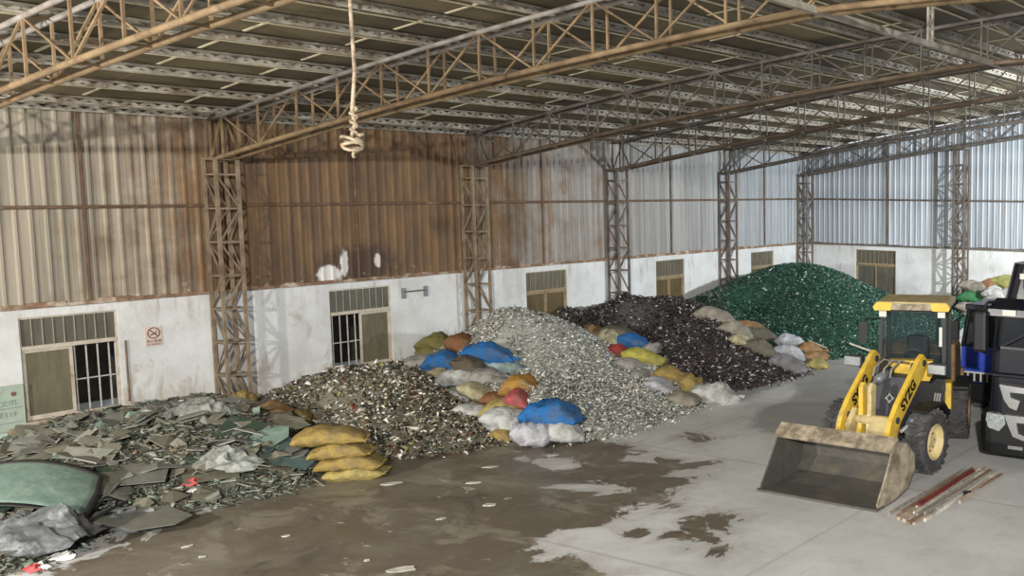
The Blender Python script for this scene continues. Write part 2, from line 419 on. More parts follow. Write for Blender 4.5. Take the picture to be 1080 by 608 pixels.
# local x runs along the wall; local +y faces into the hall
for i in range(int(YB-Y0L)+1):
    y = Y0L+.02+i
    o = add('corrugated_sheet', sm, wall_left, (.006+.004*(i % 2), y+1.0, 0), (0, 0, -math.pi/2))
for i in range(18):
    x0 = float(i)
    me = sheet(1.0, lambda a, x0=x0: ztop(x0+a)+.12, ribh=.022)
    # mirror so that ribs face -y
    co = np.empty(len(me.vertices)*3, np.float32); me.vertices.foreach_get('co', co); co = co.reshape(-1, 3); co[:, 1] *= -1; me.vertices.foreach_set('co', co.ravel()); me.flip_normals(); me.update()
    add('corrugated_sheet', me, wall_back, (x0, YB-.006-.004*(i % 2), 0))
mb = MB(); mb.prism([(18, ZW), (X1B, ZW), (X1B, ztop(30)+.1), (18, ztop(18)+.1)], 1, YB-.02, YB+.02); mb.build('upper_cladding', M_['sheet'], wall_back)

def bar_thing(name, label, pts, r, mat, n=8): 
    return tag(MB().path(pts, r, n).build(name, mat, smooth=False), label, kind='structure')
bar_thing('trim_1', 'brown steel pipe girt along the side wall', [(.075, Y0L, ZG), (.075, YB-.1, ZG)], .035, M_['pipe'])
bar_thing('trim_2', 'grey steel pipe girt along the end wall', [(.1, YB-.075, ZG), (18, YB-.075, ZG)], .035, M_['column_grey'])
def ledge(name, label, T, a0, a1, mat):
    mb = MB(); a = a0
    while a < a1:
        b = min(a1, a+rng.uniform(.3, .7)); h = rng.uniform(.06, .11); d = rng.uniform(.05, .09)
        p, q = T(a, -d, ZW-.03), T(b, .0, ZW-.03+h); mb.span([min(p[k], q[k]) for k in range(3)], [max(p[k], q[k]) for k in range(3)]); a = b
    tag(mb.build(name, mat), label, kind='structure')
ledge('trim_3', 'rust-stained ledge on top of the white side wall', TL, Y0L, YB-.1, M_['rustledge'])
ledge('trim_4', 'dark ledge on top of the white end wall', TB, .1, 18, M_['column_grey'])
k = 5
for y in (-2.5, 3.3, 9.35, 15.25, 21.0):
    mb = MB(); mb.bar((.05, y, ZW), (.05, y, 6.5), .045, .04); tag(mb.build('trim_%d' % k, M_['pipe'] if y < 12 else M_['column_grey']), 'thin steel post over the side wall sheets', kind='structure'); k += 1
for x in (4.05, 11.5):
    mb = MB(); mb.bar((x, YB-.05, ZW), (x, YB-.05, ztop(x)), .06, .05); tag(mb.build('trim_%d' % k, M_['column_grey']), 'thin steel post over the end wall sheets', kind='structure'); k += 1
mb = MB(); mb.span((-3.2, Y0L-2, -.05), (-3.0, YB+4, 5)); tag(mb.build('wall_outside_left', M_['outside']), 'dark wall outside the side windows', kind='structure')
mb = MB(); mb.span((-3.2, YB+3.0, -.05), (X1B, YB+3.2, 5)); tag(mb.build('wall_outside_back', M_['outside']), 'dark wall outside the end window', kind='structure')

# ------------------------------------------------------------------ windows
def window(nm, w, loc, rotz, openside, glass, label):
    FR = M_['frame'] if openside != 'none' else M_['frame_brown']
    root = thing(nm, label, None, loc, rotz, kind='structure'); h = WINZ[1]-WINZ[0]; zt = 1.45
    f = MB()
    t = .035
    f.span((0, .04, 0), (t, .12, h)); f.span((w-t, .04, 0), (w, .12, h)); f.span((t, .04, 0), (w-t, .12, t)); f.span((t, .04, h-t), (w-t, .12, h))
    f.span((t, .02, zt-.05), (w-t, .13, zt+.03)); f.build('frame', FR, root)
    MB().span((t, .075, zt+.03), (w-t, .083, h-t)).build('transom_pane', M_['pane_dark'], root)
    nb = 8
    bm = MB().bar((0, 0, 0), (0, 0, h-t-zt-.03), .015).mesh('transom_bar', M_['transombar'] if openside != 'none' else M_['frame_brown'])
    for i in range(1, nb+1): add('transom_bar', bm, root, (t+(w-2*t)*i/(nb+1), .055, zt+.03))
    mid = w/2; a, b = (t, mid+.03) if openside == 'r' else (mid-.03, w-t)
    s = MB(); q = .055
    s.span((a, .06, t), (a+q, .095, zt-.05)); s.span((b-q, .06, t), (b, .095, zt-.05)); s.span((a+q, .06, t), (b-q, .095, t+q)); s.span((a+q, .06, zt-.05-q), (b-q, .095, zt-.05))
    sash = s.build('sash', FR, root)
    MB().span((a+q, .074, t+q), (b-q, .081, zt-.05-q)).build('pane', glass, sash)
    if openside == 'none':
        a2, b2 = t, mid+.0
    elif openside == 'r': a2, b2 = mid+.03, w-t
    else: a2, b2 = t, mid-.03
    if openside == 'none':
        s = MB(); s.span((a2, .09, t), (a2+q, .12, zt-.05)); s.span((b2-q, .09, t), (b2, .12, zt-.05)); s.span((a2+q, .09, t), (b2-q, .12, t+q)); s.span((a2+q, .09, zt-.05-q), (b2-q, .12, zt-.05))
        s2 = s.build('sash', FR, root); MB().span((a2+q, .1, t+q), (b2-q, .107, zt-.05-q)).build('pane', glass, s2)
    # security bars behind the panes
    bl = MB().bar((0, 0, 0), (0, 0, zt-.05-t), .022).mesh('security_bar', M_['ironbar'])
    cnt = 8
    for i in range(cnt): add('security_bar', bl, root, (t+(w-2*t)*(i+.5)/cnt, .16, t))
    MB().bar((0, .16, .68), (w, .16, .68), .025).build('security_rail', M_['ironbar'], root)
    MB().span((-.06, -.10, -.07), (w+.06, .06, 0)).build('sill', M_['sill'], root)
    return root
# left wall: rotate +90 deg about z so local x -> world y and local -y -> into the hall
lab = ['pale framed window beside the no smoking sign, right half open', 'pale framed window above the mixed glass heap, left half open', 'brown glazed window above the clear glass heap', 'brown glazed window above the dark brown glass heap', 'brown glazed window above the green glass heap']
ops = ['r', 'l', 'none', 'none', 'none']; gl = ['pane', 'pane', 'pane_brown', 'pane_brown', 'pane_brown']
for i, (a, b) in enumerate(LWIN): window('window_%d' % (i+1), b-a, (0, a, WINZ[0]), math.pi/2, ops[i], M_[gl[i]], lab[i])
window('window_6', BWIN[0][1]-BWIN[0][0], (BWIN[0][0], YB, WINZ[0]), 0, 'none', M_['pane_dark'], 'dark glazed window in the end wall')

# ------------------------------------------------------------------ columns
def column_meshes(h, w, mat, lr=.032):
    m = {}
    m['leg'] = MB().bar((0, 0, 0), (0, 0, h), lr*2).mesh('leg', mat)
    m['rx'] = MB().bar((0, 0, 0), (w, 0, 0), .036, .04).mesh('rung', mat); m['ry'] = MB().bar((0, 0, 0), (0, w, 0), .036, .04).mesh('rung', mat)
    p = .75
    m['bx'] = MB().bar((0, 0, 0), (w, 0, p), .03).mesh('brace', mat); m['bx2'] = MB().bar((w, 0, 0), (0, 0, p), .03).mesh('brace', mat)
    m['by'] = MB().bar((0, 0, 0), (0, w, p), .03).mesh('brace', mat); m['by2'] = MB().bar((0, w, 0), (0, 0, p), .03).mesh('brace', mat)
    return m
def column(label, loc, h, w, mat, group, shape):
    mat = shape['leg'].materials[0]
    root = thing('lattice_column', label, 'column', loc, 0, group); m = shape
    for x in (0, w):
        for y in (-w/2, w/2): add('leg', m['leg'], root, (x, y, 0))
    n = int(h/.75)
    for i in range(1, n+1):
        z = i*.75
        if z > h: break
        for y in (-w/2, w/2): add('rung', m['rx'], root, (0, y, z))
        for x in (0, w): add('rung', m['ry'], root, (x, -w/2, z))
    for i in range(n):
        z = i*.75; a, b = ('bx', 'by') if i % 2 else ('bx2', 'by2')
        for y in (-w/2, w/2): add('brace', m[a], root, (0, y, z))
        for x in (0, w): add('brace', m[b], root, (x, -w/2, z))
    mb = MB(); mb.span((-.03, -w/2-.03, h-.05), (w+.03, w/2+.03, h)); mb.build('cap_plate', mat, root)
    mb = MB(); mb.span((-.05, -w/2-.05, 0), (w+.05, w/2+.05, .03)); mb.build('base_plate', mat, root)
    return root
CW = .46; CH = 5.62
shr = column_meshes(CH, CW, M_['column_rust']); shg = column_meshes(CH, CW, M_['column_grey'])
names = {-1: 'rusty lattice steel column at the far left, out of the first bay', 0: 'rusty brown lattice steel column standing in the broken sheet glass', 1: 'rusty lattice steel column behind the clear glass heap', 2: 'brown lattice steel column behind the dark brown glass heap', 3: 'grey brown lattice steel column at the left edge of the green glass heap', 4: 'dark lattice steel column in the far corner behind the green glass heap'}
for kk in range(-1, 5):
    column(names[kk], (.085, COLY[kk] if kk < 4 else 23.62, 0), CH, CW, None, 'lattice columns', shr if kk < 2 else shg)
gh = 6.65
shb = column_meshes(gh, CW, M_['column_grey'])
column('grey lattice steel column against the end wall', (7.36, YB-.36, 0), gh, CW, None, 'lattice columns', shb)

# ------------------------------------------------------------------ trusses, ties, purlins, roof
NX = [.30]+[.77+1.372*i for i in range(16)]   # nodes
XEND = NX[-1]
def truss_meshes(mat_b, mat_t, mat_w):
    T = {}
    bot = [(x, 0, zbot(x)) for x in NX]; top = [(x, 0, ztop(x)-.04) for x in NX]
    T['bottom_chord'] = MB().path(bot, .05, 8).mesh('bottom_chord', mat_b, True)
    T['top_chord'] = MB().path(top, .045, 8).mesh('top_chord', mat_t, True)
    T['v'] = [MB().bar((x, 0, zbot(x)), (x, 0, ztop(x)-.04), .036).mesh('post', mat_w) for x in NX]
    T['d'] = []
    for i in range(len(NX)-1):
        a, b = NX[i], NX[i+1]
        T['d'].append((MB().bar((a, 0, zbot(a)), (b, 0, ztop(b)-.04), .032).mesh('diagonal', mat_w), MB().bar((a, 0, ztop(a)-.04), (b, 0, zbot(b)), .032).mesh('diagonal', mat_w)))
    T['c'] = MB().bar((0, -.17, 0), (0, .17, 0), .04).mesh('crossbar', mat_w)
    return T
TB1 = truss_meshes(M_['truss_brown'], M_['truss_grey'], M_['truss_brown']); TB2 = truss_meshes(M_['truss_dbrown'], M_['truss_dark'], M_['truss_dark']); TB3 = truss_meshes(M_['truss_dark'], M_['truss_dark'], M_['truss_dark'])
tl = {-1: 'brown steel roof truss crossing the top left corner', 0: 'long brown steel roof truss above the hanging rope', 1: 'steel roof truss landing on the column behind the clear glass heap', 2: 'steel roof truss landing on the column behind the dark glass heap', 3: 'dark steel roof truss landing on the column at the green heap', 4: 'dark steel roof truss along the end wall'}
for kk in range(-1, 5):
    T = TB1 if kk < 1 else (TB2 if kk < 3 else TB3)
    yy = COLY[kk] if kk < 4 else 23.62
    root = thing('roof_truss', tl[kk], 'truss', (0, yy, 0), 0, 'roof trusses')
    for s_ in (-1, 1):
        y = .17*s_
        add('bottom_chord', T['bottom_chord'], root, (0, y, 0)); add('top_chord', T['top_chord'], root, (0, y, 0))
        for i, v in enumerate(T['v']): add('post', v, root, (0, y, 0))
        for i, dd in enumerate(T['d']): add('diagonal', dd[(i+(s_ > 0)) % 2], root, (0, y, 0))
    for x in NX[::1]:
        add('crossbar', T['c'], root, (x, 0, zbot(x)-.02)); add('crossbar', T['c'], root, (x, 0, ztop(x)-.02))
# longitudinal tie and its lattice hangers
zt_ = zbot(16.1)-.02
mb = MB(); mb.bar((16.1, -9, zt_), (16.1, YB-.3, zt_), .10, .10); tag(mb.build('tie_beam', M_['purlin']), 'pale steel tie beam joining the undersides of the trusses', 'beam')
hl = {0: 'pale lattice hanger post above the cab between the two nearest trusses', 1: 'pale lattice hanger post at the right edge behind the nearer one', 2: 'pale lattice hanger post third along the tie beam', 3: 'pale lattice hanger post nearest the end wall'}
for kk in range(4):
    y = (COLY[kk]+COLY[kk+1])/2+.3; h = ztop(16.1)+.02-zt_
    root = thing('hanger_post', hl[kk], 'post', (16.1, y, zt_), 0, 'hanger posts on the tie beam')
    for s_ in (-1, 1): MB().bar((0, .09*s_, 0), (0, .09*s_, h), .04).build('side_bar', M_['purlin'], root)
    n = 6; w_ = MB()
    for i in range(n):
        a = (-1)**i; w_.bar((0, .08*a, h*i/n), (0, -.08*a, h*(i+1)/n), .03)
    w_.build('lacing', M_['purlin'], root)
# purlins
ys = [-11.7]+[COLY[k] for k in range(-1, 4)]+[YB-.05]
PD = .13
pm = {}
for j in range(len(ys)-1):
    L = ys[j+1]-ys[j]-.02
    a = MB().span((-.035, 0, -.02), (.035, L, .02)).mesh('purlin_chord', M_['purlin'])
    w = MB(); n = max(4, int(round(L/.17)))
    for i in range(n):
        z0, z1 = (.02, PD-.02) if i % 2 == 0 else (PD-.02, .02); w.bar((0, L*i/n, z0), (0, L*(i+1)/n, z1), .065, .03, up=(1, 0, 0))
    pm[j] = (a, w.mesh('purlin_web', M_['purlin']))
pur_rows = [.12]+[.77+1.372*i for i in range(14)]
ordinal = ['first', 'second', 'third', 'fourth', 'fifth', 'sixth', 'seventh', 'eighth', 'ninth', 'tenth', 'eleventh', 'twelfth', 'thirteenth', 'fourteenth', 'fifteenth']
where = ['before the corner truss', 'left of the long truss', 'above the hanging rope', 'above the clear heap', 'above the dark heap', 'at the end wall']
for j in range(len(ys)-1):
    for i, x in enumerate(pur_rows):
        z = ztop(x)+.0
        root = thing('roof_purlin', 'pale lattice purlin, '+ordinal[i]+' from the side wall, '+where[j], 'purlin', (x+rng.uniform(-.02, .02), ys[j]+.01, z), 0, 'purlins '+where[j])
        add('bottom_chord', pm[j][0], root, (0, 0, .02)); add('top_chord', pm[j][0], root, (0, 0, PD)); add('web', pm[j][1], root, (0, 0, .0))
# roof boards
ceiling = thing('ceiling', 'low arched roof of brown boards with pale joints', None, (0, 0, 0), kind='structure')
edges = [-.35]+[.77+1.372*i for i in range(15)]
PL = 1.8
for i in range(15):
    x0, x1 = edges[i], edges[i+1]; z0, z1 = ztop(x0)+.165, ztop(x1)+.165
    me = MB()._add([(x0, 0, z0), (x1-.012, 0, z1), (x1-.012, PL-.015, z1), (x0, PL-.015, z0), (x0, 0, z0+.04), (x1-.012, 0, z1+.04), (x1-.012, PL-.015, z1+.04), (x0, PL-.015, z0+.04)],
                   [(0, 3, 2, 1), (4, 5, 6, 7), (0, 1, 5, 4), (1, 2, 6, 5), (2, 3, 7, 6), (3, 0, 4, 7)]).mesh('roof_board', M_['roof'])
    cb = MB().bar((x0+.1, 0, z0+.1*(z1-z0)/(x1-x0)-.008), (x1-.12, 0, z1-.12*(z1-z0)/(x1-x0)-.008), .055, .014).mesh('joint_strip', M_['batten'])
    ph = rng.uniform(0, .9)
    for jj in range(20):
        y = -11.7+jj*PL
        add('roof_board', me, ceiling, (0, y, rng.uniform(0, .012)))
        if rng.random() < .62 and x0 > .5: add('joint_strip', cb, ceiling, (0, y+ph*0, 0))
    xl = x1-.60
    MB().bar((xl, -11.7, ztop(xl)+.148), (xl, YB-.1, ztop(xl)+.148), .055, .02).build('joint_strip', M_['batten'], ceiling)
mb = MB(); x = edges[-1]
pr = [(x_, ztop(x_)+.165) for x_ in np.linspace(edges[-1], 34, 8)]
mb.prism([(a, b) for a, b in pr]+[(a, b+.05) for a, b in pr[::-1]], 1, -11.7, YB); tag(mb.build('roof_deck', M_['roof'], ceiling), kind='stuff')

# ------------------------------------------------------------------ heaps of broken glass
DIV = {0: ((1.2, 1.2), (8.2, -2.1)), 1: ((1.0, 5.0), (9.0, 1.1)), 2: ((1.0, 11.0), (10.0, 5.6)), 3: ((1.0, 17.0), (9.3, 10.6))}
def on_div(u, v, k):
    a, b = np.array(DIV[k][0]), np.array(DIV[k][1]); n = np.array([-(b-a)[1], (b-a)[0]]); d = ray(u, v)
    t = (n@(a-CAM[:2]))/(n@d[:2]); return CAM+d*t
def div_dir(k):
    a, b = np.array(DIV[k][0]), np.array(DIV[k][1]); d = b-a; return d/np.linalg.norm(d)
class Heap:
    def __init__(s, pts, bounds, zmax, foot, reg=.15):
        s.b = bounds; s.zmax = zmax; P = np.array(pts); s.xy = P[:, :2]; n = len(P)
        r = np.linalg.norm(s.xy[:, None]-s.xy[None], axis=2); K = np.where(r > 0, r*r*np.log(r+1e-12), 0)+np.eye(n)*reg
        A = np.zeros((n+3, n+3)); A[:n, :n] = K; A[:n, n] = 1; A[:n, n+1:] = s.xy; A[n:, :n] = A[:n, n:].T
        s.w = np.linalg.solve(A, np.concatenate([P[:, 2], [0, 0, 0]])); s.n = n; s.foot = foot
    def z(s, X, Y):
        sh = X.shape; q = np.stack([X.ravel(), Y.ravel()], 1); out = np.empty(len(q))
        for i in range(0, len(q), 20000):
            c = q[i:i+20000]; r = np.linalg.norm(c[:, None]-s.xy[None], axis=2)
            out[i:i+20000] = np.where(r > 0, r*r*np.log(r+1e-12), 0)@s.w[:s.n]+s.w[s.n]+c@s.w[s.n+1:]
        Z = np.minimum(out.reshape(sh), s.zmax)
        if s.foot is not None:
            d = poly_dist(X, Y, s.foot); Z = np.where(d > 0, np.maximum(Z, np.minimum(d*.30, .38)), Z); Z = np.minimum(Z, d*.85+.02)
        return Z
HEAPS = {}
def RX(x, pts, dz=0): return [tuple(on_axis(u, v, 0, x)+np.array([0, 0, dz])) for u, v in pts]
def GP(pts): return [tuple(ground(u, v)) for u, v in pts]
def DP(k, pts, dz=0): return [tuple(on_div(u, v, k)+np.array([0, 0, dz])) for u, v in pts]
def heap_def(name, ridge_x, ridge, walls, extra, footpx, tail, zmax, reg=.15):
    pts = RX(ridge_x, ridge)+RX(.25, walls, -.1)+extra
    foot = GP(footpx); pts += [(p[0], p[1], 0.0) for p in foot]
    poly = [(p[0], p[1]) for p in foot]+tail
    xs = [p[0] for p in poly]; ys_ = [p[1] for p in poly]
    HEAPS[name] = Heap(pts, (max(.03, min(xs)-.4), max(xs)+.5, min(ys_)-.4, min(YB-.03, max(ys_)+.4)), zmax, poly, reg)
a0, b0 = DIV[0]; a1, b1 = DIV[1]; a2, b2 = DIV[2]; a3, b3 = DIV[3]
heap_def('mixed', 3.2, [(305, 430), (330, 408), (360, 396), (420, 390), (448, 393)], [(320, 418), (350, 398), (400, 393), (440, 392)],
         DP(0, [(345, 446), (375, 452), (392, 470)], -.05)+DP(1, [(456, 396), (480, 427), (510, 453)])+[(5.4, -.2, .72), (6.3, .2, .5), (4.6, 1.2, .92), (6.6, -.9, .42)],
         [(400, 482), (425, 484), (445, 483), (490, 478), (522, 470)], [(7.9, 1.6), (1.0, 5.6), (-3, 6.5), (-3, .6), (1.0, .4), (6.7, -1.7)], 1.25)
heap_def('clear', 3.2, [(480, 350), (500, 338), (520, 328), (545, 325), (580, 334), (615, 349)], [(500, 342), (530, 332), (560, 335), (600, 347)],
         DP(1, [(470, 372), (500, 380), (540, 402), (570, 428)], -.12)+DP(2, [(640, 364), (670, 376), (700, 397), (728, 413)], -.1),
         [(600, 468), (640, 464), (690, 450), (728, 436), (752, 426)], [(9.6, 6.4), (1.0, 12.0), (-3, 13), (-3, 3.9), (.6, 3.9), (8.2, .9)], 2.15)
heap_def('dark', 3.0, [(598, 338), (610, 326), (625, 315), (660, 309), (700, 313), (740, 331)], [(625, 322), (660, 313), (700, 318)],
         DP(2, [(645, 345), (668, 352), (690, 372), (725, 400)], -.05)+DP(3, [(748, 336), (780, 356), (805, 375), (832, 390)], -.05)+[(6.6, 9.2, 1.0), (5.0, 10.2, 1.5)],
         [(757, 416), (800, 409), (846, 397)], [(9.2, 11.2), (1.0, 17.8), (-3, 19), (-3, 8.5), (.8, 8.5), (9.2, 4.9)], 2.1)
heap_def('green', 3.0, [(755, 317), (785, 292), (820, 279), (840, 277), (860, 279), (885, 286), (905, 303)], [(785, 296), (820, 282), (850, 282)],
         DP(3, [(752, 327), (790, 343), (830, 357), (850, 366)], -.05)+RX(6.0, [(925, 322)])+[(8.6, 19.5, .05), (7.6, 22.5, .05), (7.4, 13.6, .8), (5.5, 15.5, 1.45), (8.6, 15.6, .55), (6.0, 18.5, 1.5)],
         [(866, 381), (885, 379), (905, 377), (930, 375), (950, 372)], [(10.6, 16.2), (9.6, 19.6), (7.8, 28), (-3, 28), (-3, 14.2), (.8, 14.2), (8.4, 10.4)], 2.5, 2.0)
def surf(x, y, names=None):
    return max([float(h.z(np.array([x]), np.array([y]))[0]) for k, h in HEAPS.items() if names is None or k in names]+[0.0])

def hit(u, v):
    d = ray(u, v); t = np.arange(10, 62, .04); p = CAM+t[:, None]*d; z = np.zeros(len(t))
    for h in HEAPS.values():
        x0, x1, y0, y1 = h.b; m = (p[:, 0] > x0)&(p[:, 0] < x1)&(p[:, 1] > y0)&(p[:, 1] < y1)&(p[:, 2] < 3)
        if m.any(): z[m] = np.maximum(z[m], h.z(p[m, 0], p[m, 1]))
    i = int(np.argmax(p[:, 2] <= z)); return p[i]
def palette(cols):
    c = np.array([[lin(a) for a in c[:3]] for c in cols]); w = np.array([c[3] for c in cols], float); return c, w/w.sum()
PAL = {
 'mixed': palette([(112, 107, 92, 5), (84, 79, 68, 4), (140, 133, 114, 4), (104, 112, 90, 3), (176, 169, 152, 3.4), (230, 228, 220, 2.6), (122, 88, 66, 1.6), (170, 60, 56, .25), (44, 42, 38, 4), (150, 142, 84, .7)]),
 'clear': palette([(196, 195, 184, 5), (166, 165, 154, 4), (216, 216, 208, 4), (126, 124, 114, 3), (244, 244, 240, 3), (150, 166, 156, 2.2), (176, 160, 140, 1), (80, 78, 74, 2), (190, 86, 70, .1), (120, 150, 190, .15)]),
 'dark': palette([(44, 38, 38, 7), (32, 28, 30, 8), (60, 50, 50, 4), (78, 70, 68, 2), (150, 146, 142, 1.6), (226, 226, 224, 1.5), (98, 62, 50, .8)]),  # part of the white weight paints glints on the dark shards
 'green': palette([(30, 68, 52, 6), (22, 50, 40, 6), (44, 92, 70, 5), (62, 112, 90, 3), (112, 152, 132, 1.3), (206, 224, 212, .6), (34, 50, 44, 4)]),
 'sheet': palette([(120, 124, 112, 5), (98, 102, 92, 5), (140, 144, 132, 3), (110, 126, 112, 3), (84, 86, 76, 3), (170, 178, 168, 1), (132, 118, 96, 4), (104, 92, 76, 3)])}
def shard_arrays(P, size, cols, flat=.25, tilt=1.0):
    n = len(P); ang = nrng.uniform(0, 2*np.pi, (n, 3))+np.array([0, 2.1, 4.2]); rad = nrng.uniform(.55, 1.1, (n, 3))*size[:, None]
    stretch = nrng.uniform(.75, 1.3, (n, 1))
    tri = np.stack([np.cos(ang)*rad*stretch, np.sin(ang)*rad/stretch, np.zeros((n, 3))], -1)
    th = (size*flat)[:, None, None]*np.array([0, 0, 1.0])
    V = np.concatenate([tri-th/2, tri*nrng.uniform(.7, 1.0, (n, 1, 1))+th/2], 1)
    # random rotations
    ax = nrng.normal(size=(n, 3)); ax /= np.linalg.norm(ax, axis=1)[:, None]; an = nrng.uniform(-1.5, 1.5, n)*tilt
    c, s = np.cos(an)[:, None, None], np.sin(an)[:, None, None]; A = ax[:, None, :]
    V = V*c+np.cross(np.broadcast_to(A, V.shape), V)*s+A*(np.sum(V*A, -1, keepdims=True))*(1-c)
    V = V+P[:, None, :]
    C = np.repeat(cols[:, None, :], 6, 1)
    base = (np.arange(n)*6)[:, None]
    tris = np.concatenate([base+np.array([[0, 2, 1]]), base+np.array([[3, 4, 5]])], 0)
    quads = np.concatenate([base+np.array([[0, 1, 4, 3]]), base+np.array([[1, 2, 5, 4]]), base+np.array([[2, 0, 3, 5]])], 0)
    return V.reshape(-1, 3), tris, quads, C.reshape(-1, 3)
def fast_mesh(name, V, tris, quads, C, mat):
    me = bpy.data.meshes.new(name); me.vertices.add(len(V)); me.vertices.foreach_set('co', V.ravel().astype(np.float32))
    nl = tris.size+quads.size; me.loops.add(nl); me.loops.foreach_set('vertex_index', np.concatenate([tris.ravel(), quads.ravel()]).astype(np.int32))
    me.polygons.add(len(tris)+len(quads))
    st = np.concatenate([np.arange(len(tris))*3, tris.size+np.arange(len(quads))*4]).astype(np.int32); me.polygons.foreach_set('loop_start', st)
    me.update(calc_edges=True); at = me.attributes.new('tint', 'FLOAT_COLOR', 'POINT')
    at.data.foreach_set('color', np.concatenate([C, np.ones((len(C), 1))], 1).ravel().astype(np.float32)); me.materials.append(mat); me.validate(); return me
def glass_mat(name, rough):
    n = NT(name); a = n.node('ShaderNodeAttribute', attribute_name='tint').outputs['Color']
    return n.done(a, rough, 0, .6)
M_['cullet'] = glass_mat('broken_glass_cullet', .16); M_['dusty_cullet'] = glass_mat('dusty_sheet_fragments', .5)
def heap_object(key, name, label, cat, dens, smin, smax, mat, flat=.3, tilt=1.0, spill=.12, layers=1.0, lift=.0):
    h = HEAPS[key]; x0, x1, y0, y1 = h.b; step = .12
    xs = np.arange(x0, x1, step); ys_ = np.arange(y0, y1, step); X, Y = np.meshgrid(xs, ys_); Z = h.z(X, Y)
    X2, Y2 = X.copy(), Y.copy()
    Zg = Z-.03+nrng.normal(0, .02, Z.shape); keep = Z > -.02
    idx = np.arange(X.size).reshape(X.shape)
    q = np.stack([idx[:-1, :-1], idx[:-1, 1:], idx[1:, 1:], idx[1:, :-1]], -1).reshape(-1, 4)
    kf = keep.ravel(); q = q[kf[q].all(1)]
    V0 = np.stack([X2, Y2, np.maximum(Zg, -.01)], -1).reshape(-1, 3); cols, w = PAL[key]
    used = np.unique(q); rem = -np.ones(X.size, int); rem[used] = np.arange(len(used)); V0 = V0[used]; q = rem[q]
    mean = (cols*w[:, None]).sum(0)*.85; C0 = np.repeat(mean[None], len(V0), 0)
    n = int((x1-x0)*(y1-y0)*dens); px = nrng.uniform(x0, x1, n); py = nrng.uniform(y0, y1, n); pz = h.z(px, py)
    ok = (pz > 0)|((pz > -spill*2.2)&(nrng.random(n) < .30*np.exp(pz/spill))); ok &= (px > .16)&(py < YB-.16)
    px, py, pz = px[ok], py[ok], np.maximum(pz[ok], .012)
    sz = smin+(smax-smin)*nrng.random(len(px))**2.2
    P = np.stack([px, py, pz+nrng.uniform(-.02, .035, len(px))], 1)
    ci = nrng.choice(len(w), len(px), p=w); cc = np.clip(cols[ci]*nrng.uniform(.72, 1.28, (len(px), 1)), 0, 1)
    V, t, qd, C = shard_arrays(P, sz, cc, flat, tilt)
    b = len(V0); me = fast_mesh(name, np.concatenate([V0, V]), t+b, np.concatenate([q, qd+b]), np.concatenate([C0, C]), mat)
    return tag(add(name, me), label, cat, kind='stuff')
heap_object('mixed', 'mixed_glass_heap', 'low heap of mixed brown and olive broken bottle glass under the second window', 'glass heap', 330, .04, .12, M_['cullet'])
heap_object('clear', 'clear_glass_heap', 'tall heap of pale clear broken glass between the white sacks and the blue sack row', 'glass heap', 400, .034, .09, M_['cullet'])
heap_object('dark', 'brown_glass_heap', 'heap of nearly black dark brown broken glass with white flecks, some painted glints', 'glass heap', 380, .035, .09, M_['cullet'])
heap_object('green', 'green_glass_heap', 'large heap of dark green broken glass in the far corner', 'glass heap', 330, .035, .085, M_['cullet'])

# broken sheet glass along the near wall
pts = RX(2.2, [(60, 470), (100, 455), (140, 441), (170, 434), (200, 431), (240, 431), (290, 438)])+RX(.6, [(60, 468), (140, 445), (200, 438), (240, 434)], -.08)
pts += [(4.6, -4.6, .62), (5.0, -3.4, .66), (5.4, -2.4, .62), (4.4, -6.2, .35), (6.3, -6.2, .30), (6.6, -4.3, .3), (3.2, -7.2, .1), (5.6, -7.8, .22), (3.2, -1.3, .55), (6.8, -2.3, .35), (6.5, -8.6, .2), (4.5, -9.4, .1)]
footpx = [(40, 600), (60, 590), (100, 572), (150, 552), (200, 540), (250, 533), (300, 522), (338, 508)]
foot = GP(footpx); pts += [(p[0], p[1], 0.0) for p in foot]
poly = [(p[0], p[1]) for p in foot]+[(7.4, -2.5), (4.2, -.8), (2.0, .5), (-2, .7), (-2, -3.6), (1.6, -5.2), (3.0, -7.6), (4.0, -10), (8.2, -10)]
HEAPS['sheet'] = Heap(pts, (.05, 8.6, -10, 1.2), .9, poly)
heap_object('sheet', 'sheet_glass_heap', 'spread of small grey green sheet glass fragments along the near wall', 'glass heap', 300, .04, .16, M_['dusty_cullet'], flat=.14, tilt=.6, spill=.12)

# individual broken sheets lying on the near heap
def sheet_mat2(name, c, rough=.28, rand=.2, dirt=None):
    return simple(name, c, rough, 0, .18, dirt or rgb(128, 124, 108), .36, 5, .55, rand)
M_['sheet_grey'] = sheet_mat2('dusty_grey_green_sheet', rgb(118, 119, 110), .45, .3)
M_['sheet_olive'] = sheet_mat2('olive_dusty_sheet', rgb(104, 102, 88), .5, .3)
M_['sheet_teal'] = sheet_mat2('teal_windscreen_glass', rgb(122, 144, 132), .25, .15, rgb(160, 172, 162))
M_['sheet_blue'] = sheet_mat2('blue_grey_sheet', rgb(92, 112, 110), .3, .1)
M_['sheet_dark'] = sheet_mat2('dark_green_sheet', rgb(62, 76, 66), .3, .2)
M_['film'] = simple('crumpled_dark_film', rgb(88, 90, 92), .3, 0, .35, rgb(150, 152, 152), .4, 7, .6)
M_['crushed'] = simple('crushed_pale_laminated_glass', rgb(140, 143, 137), .4, 0, .3, rgb(92, 93, 86), .45, 9)
M_['black_trim'] = simple('black_window_trim', rgb(34, 34, 34), .5)
M_['white_scrap'] = simple('white_scrap', rgb(222, 222, 216), .6, 0, .08)
M_['red_scrap'] = simple('red_scrap', rgb(164, 60, 60), .6, 0, .2)
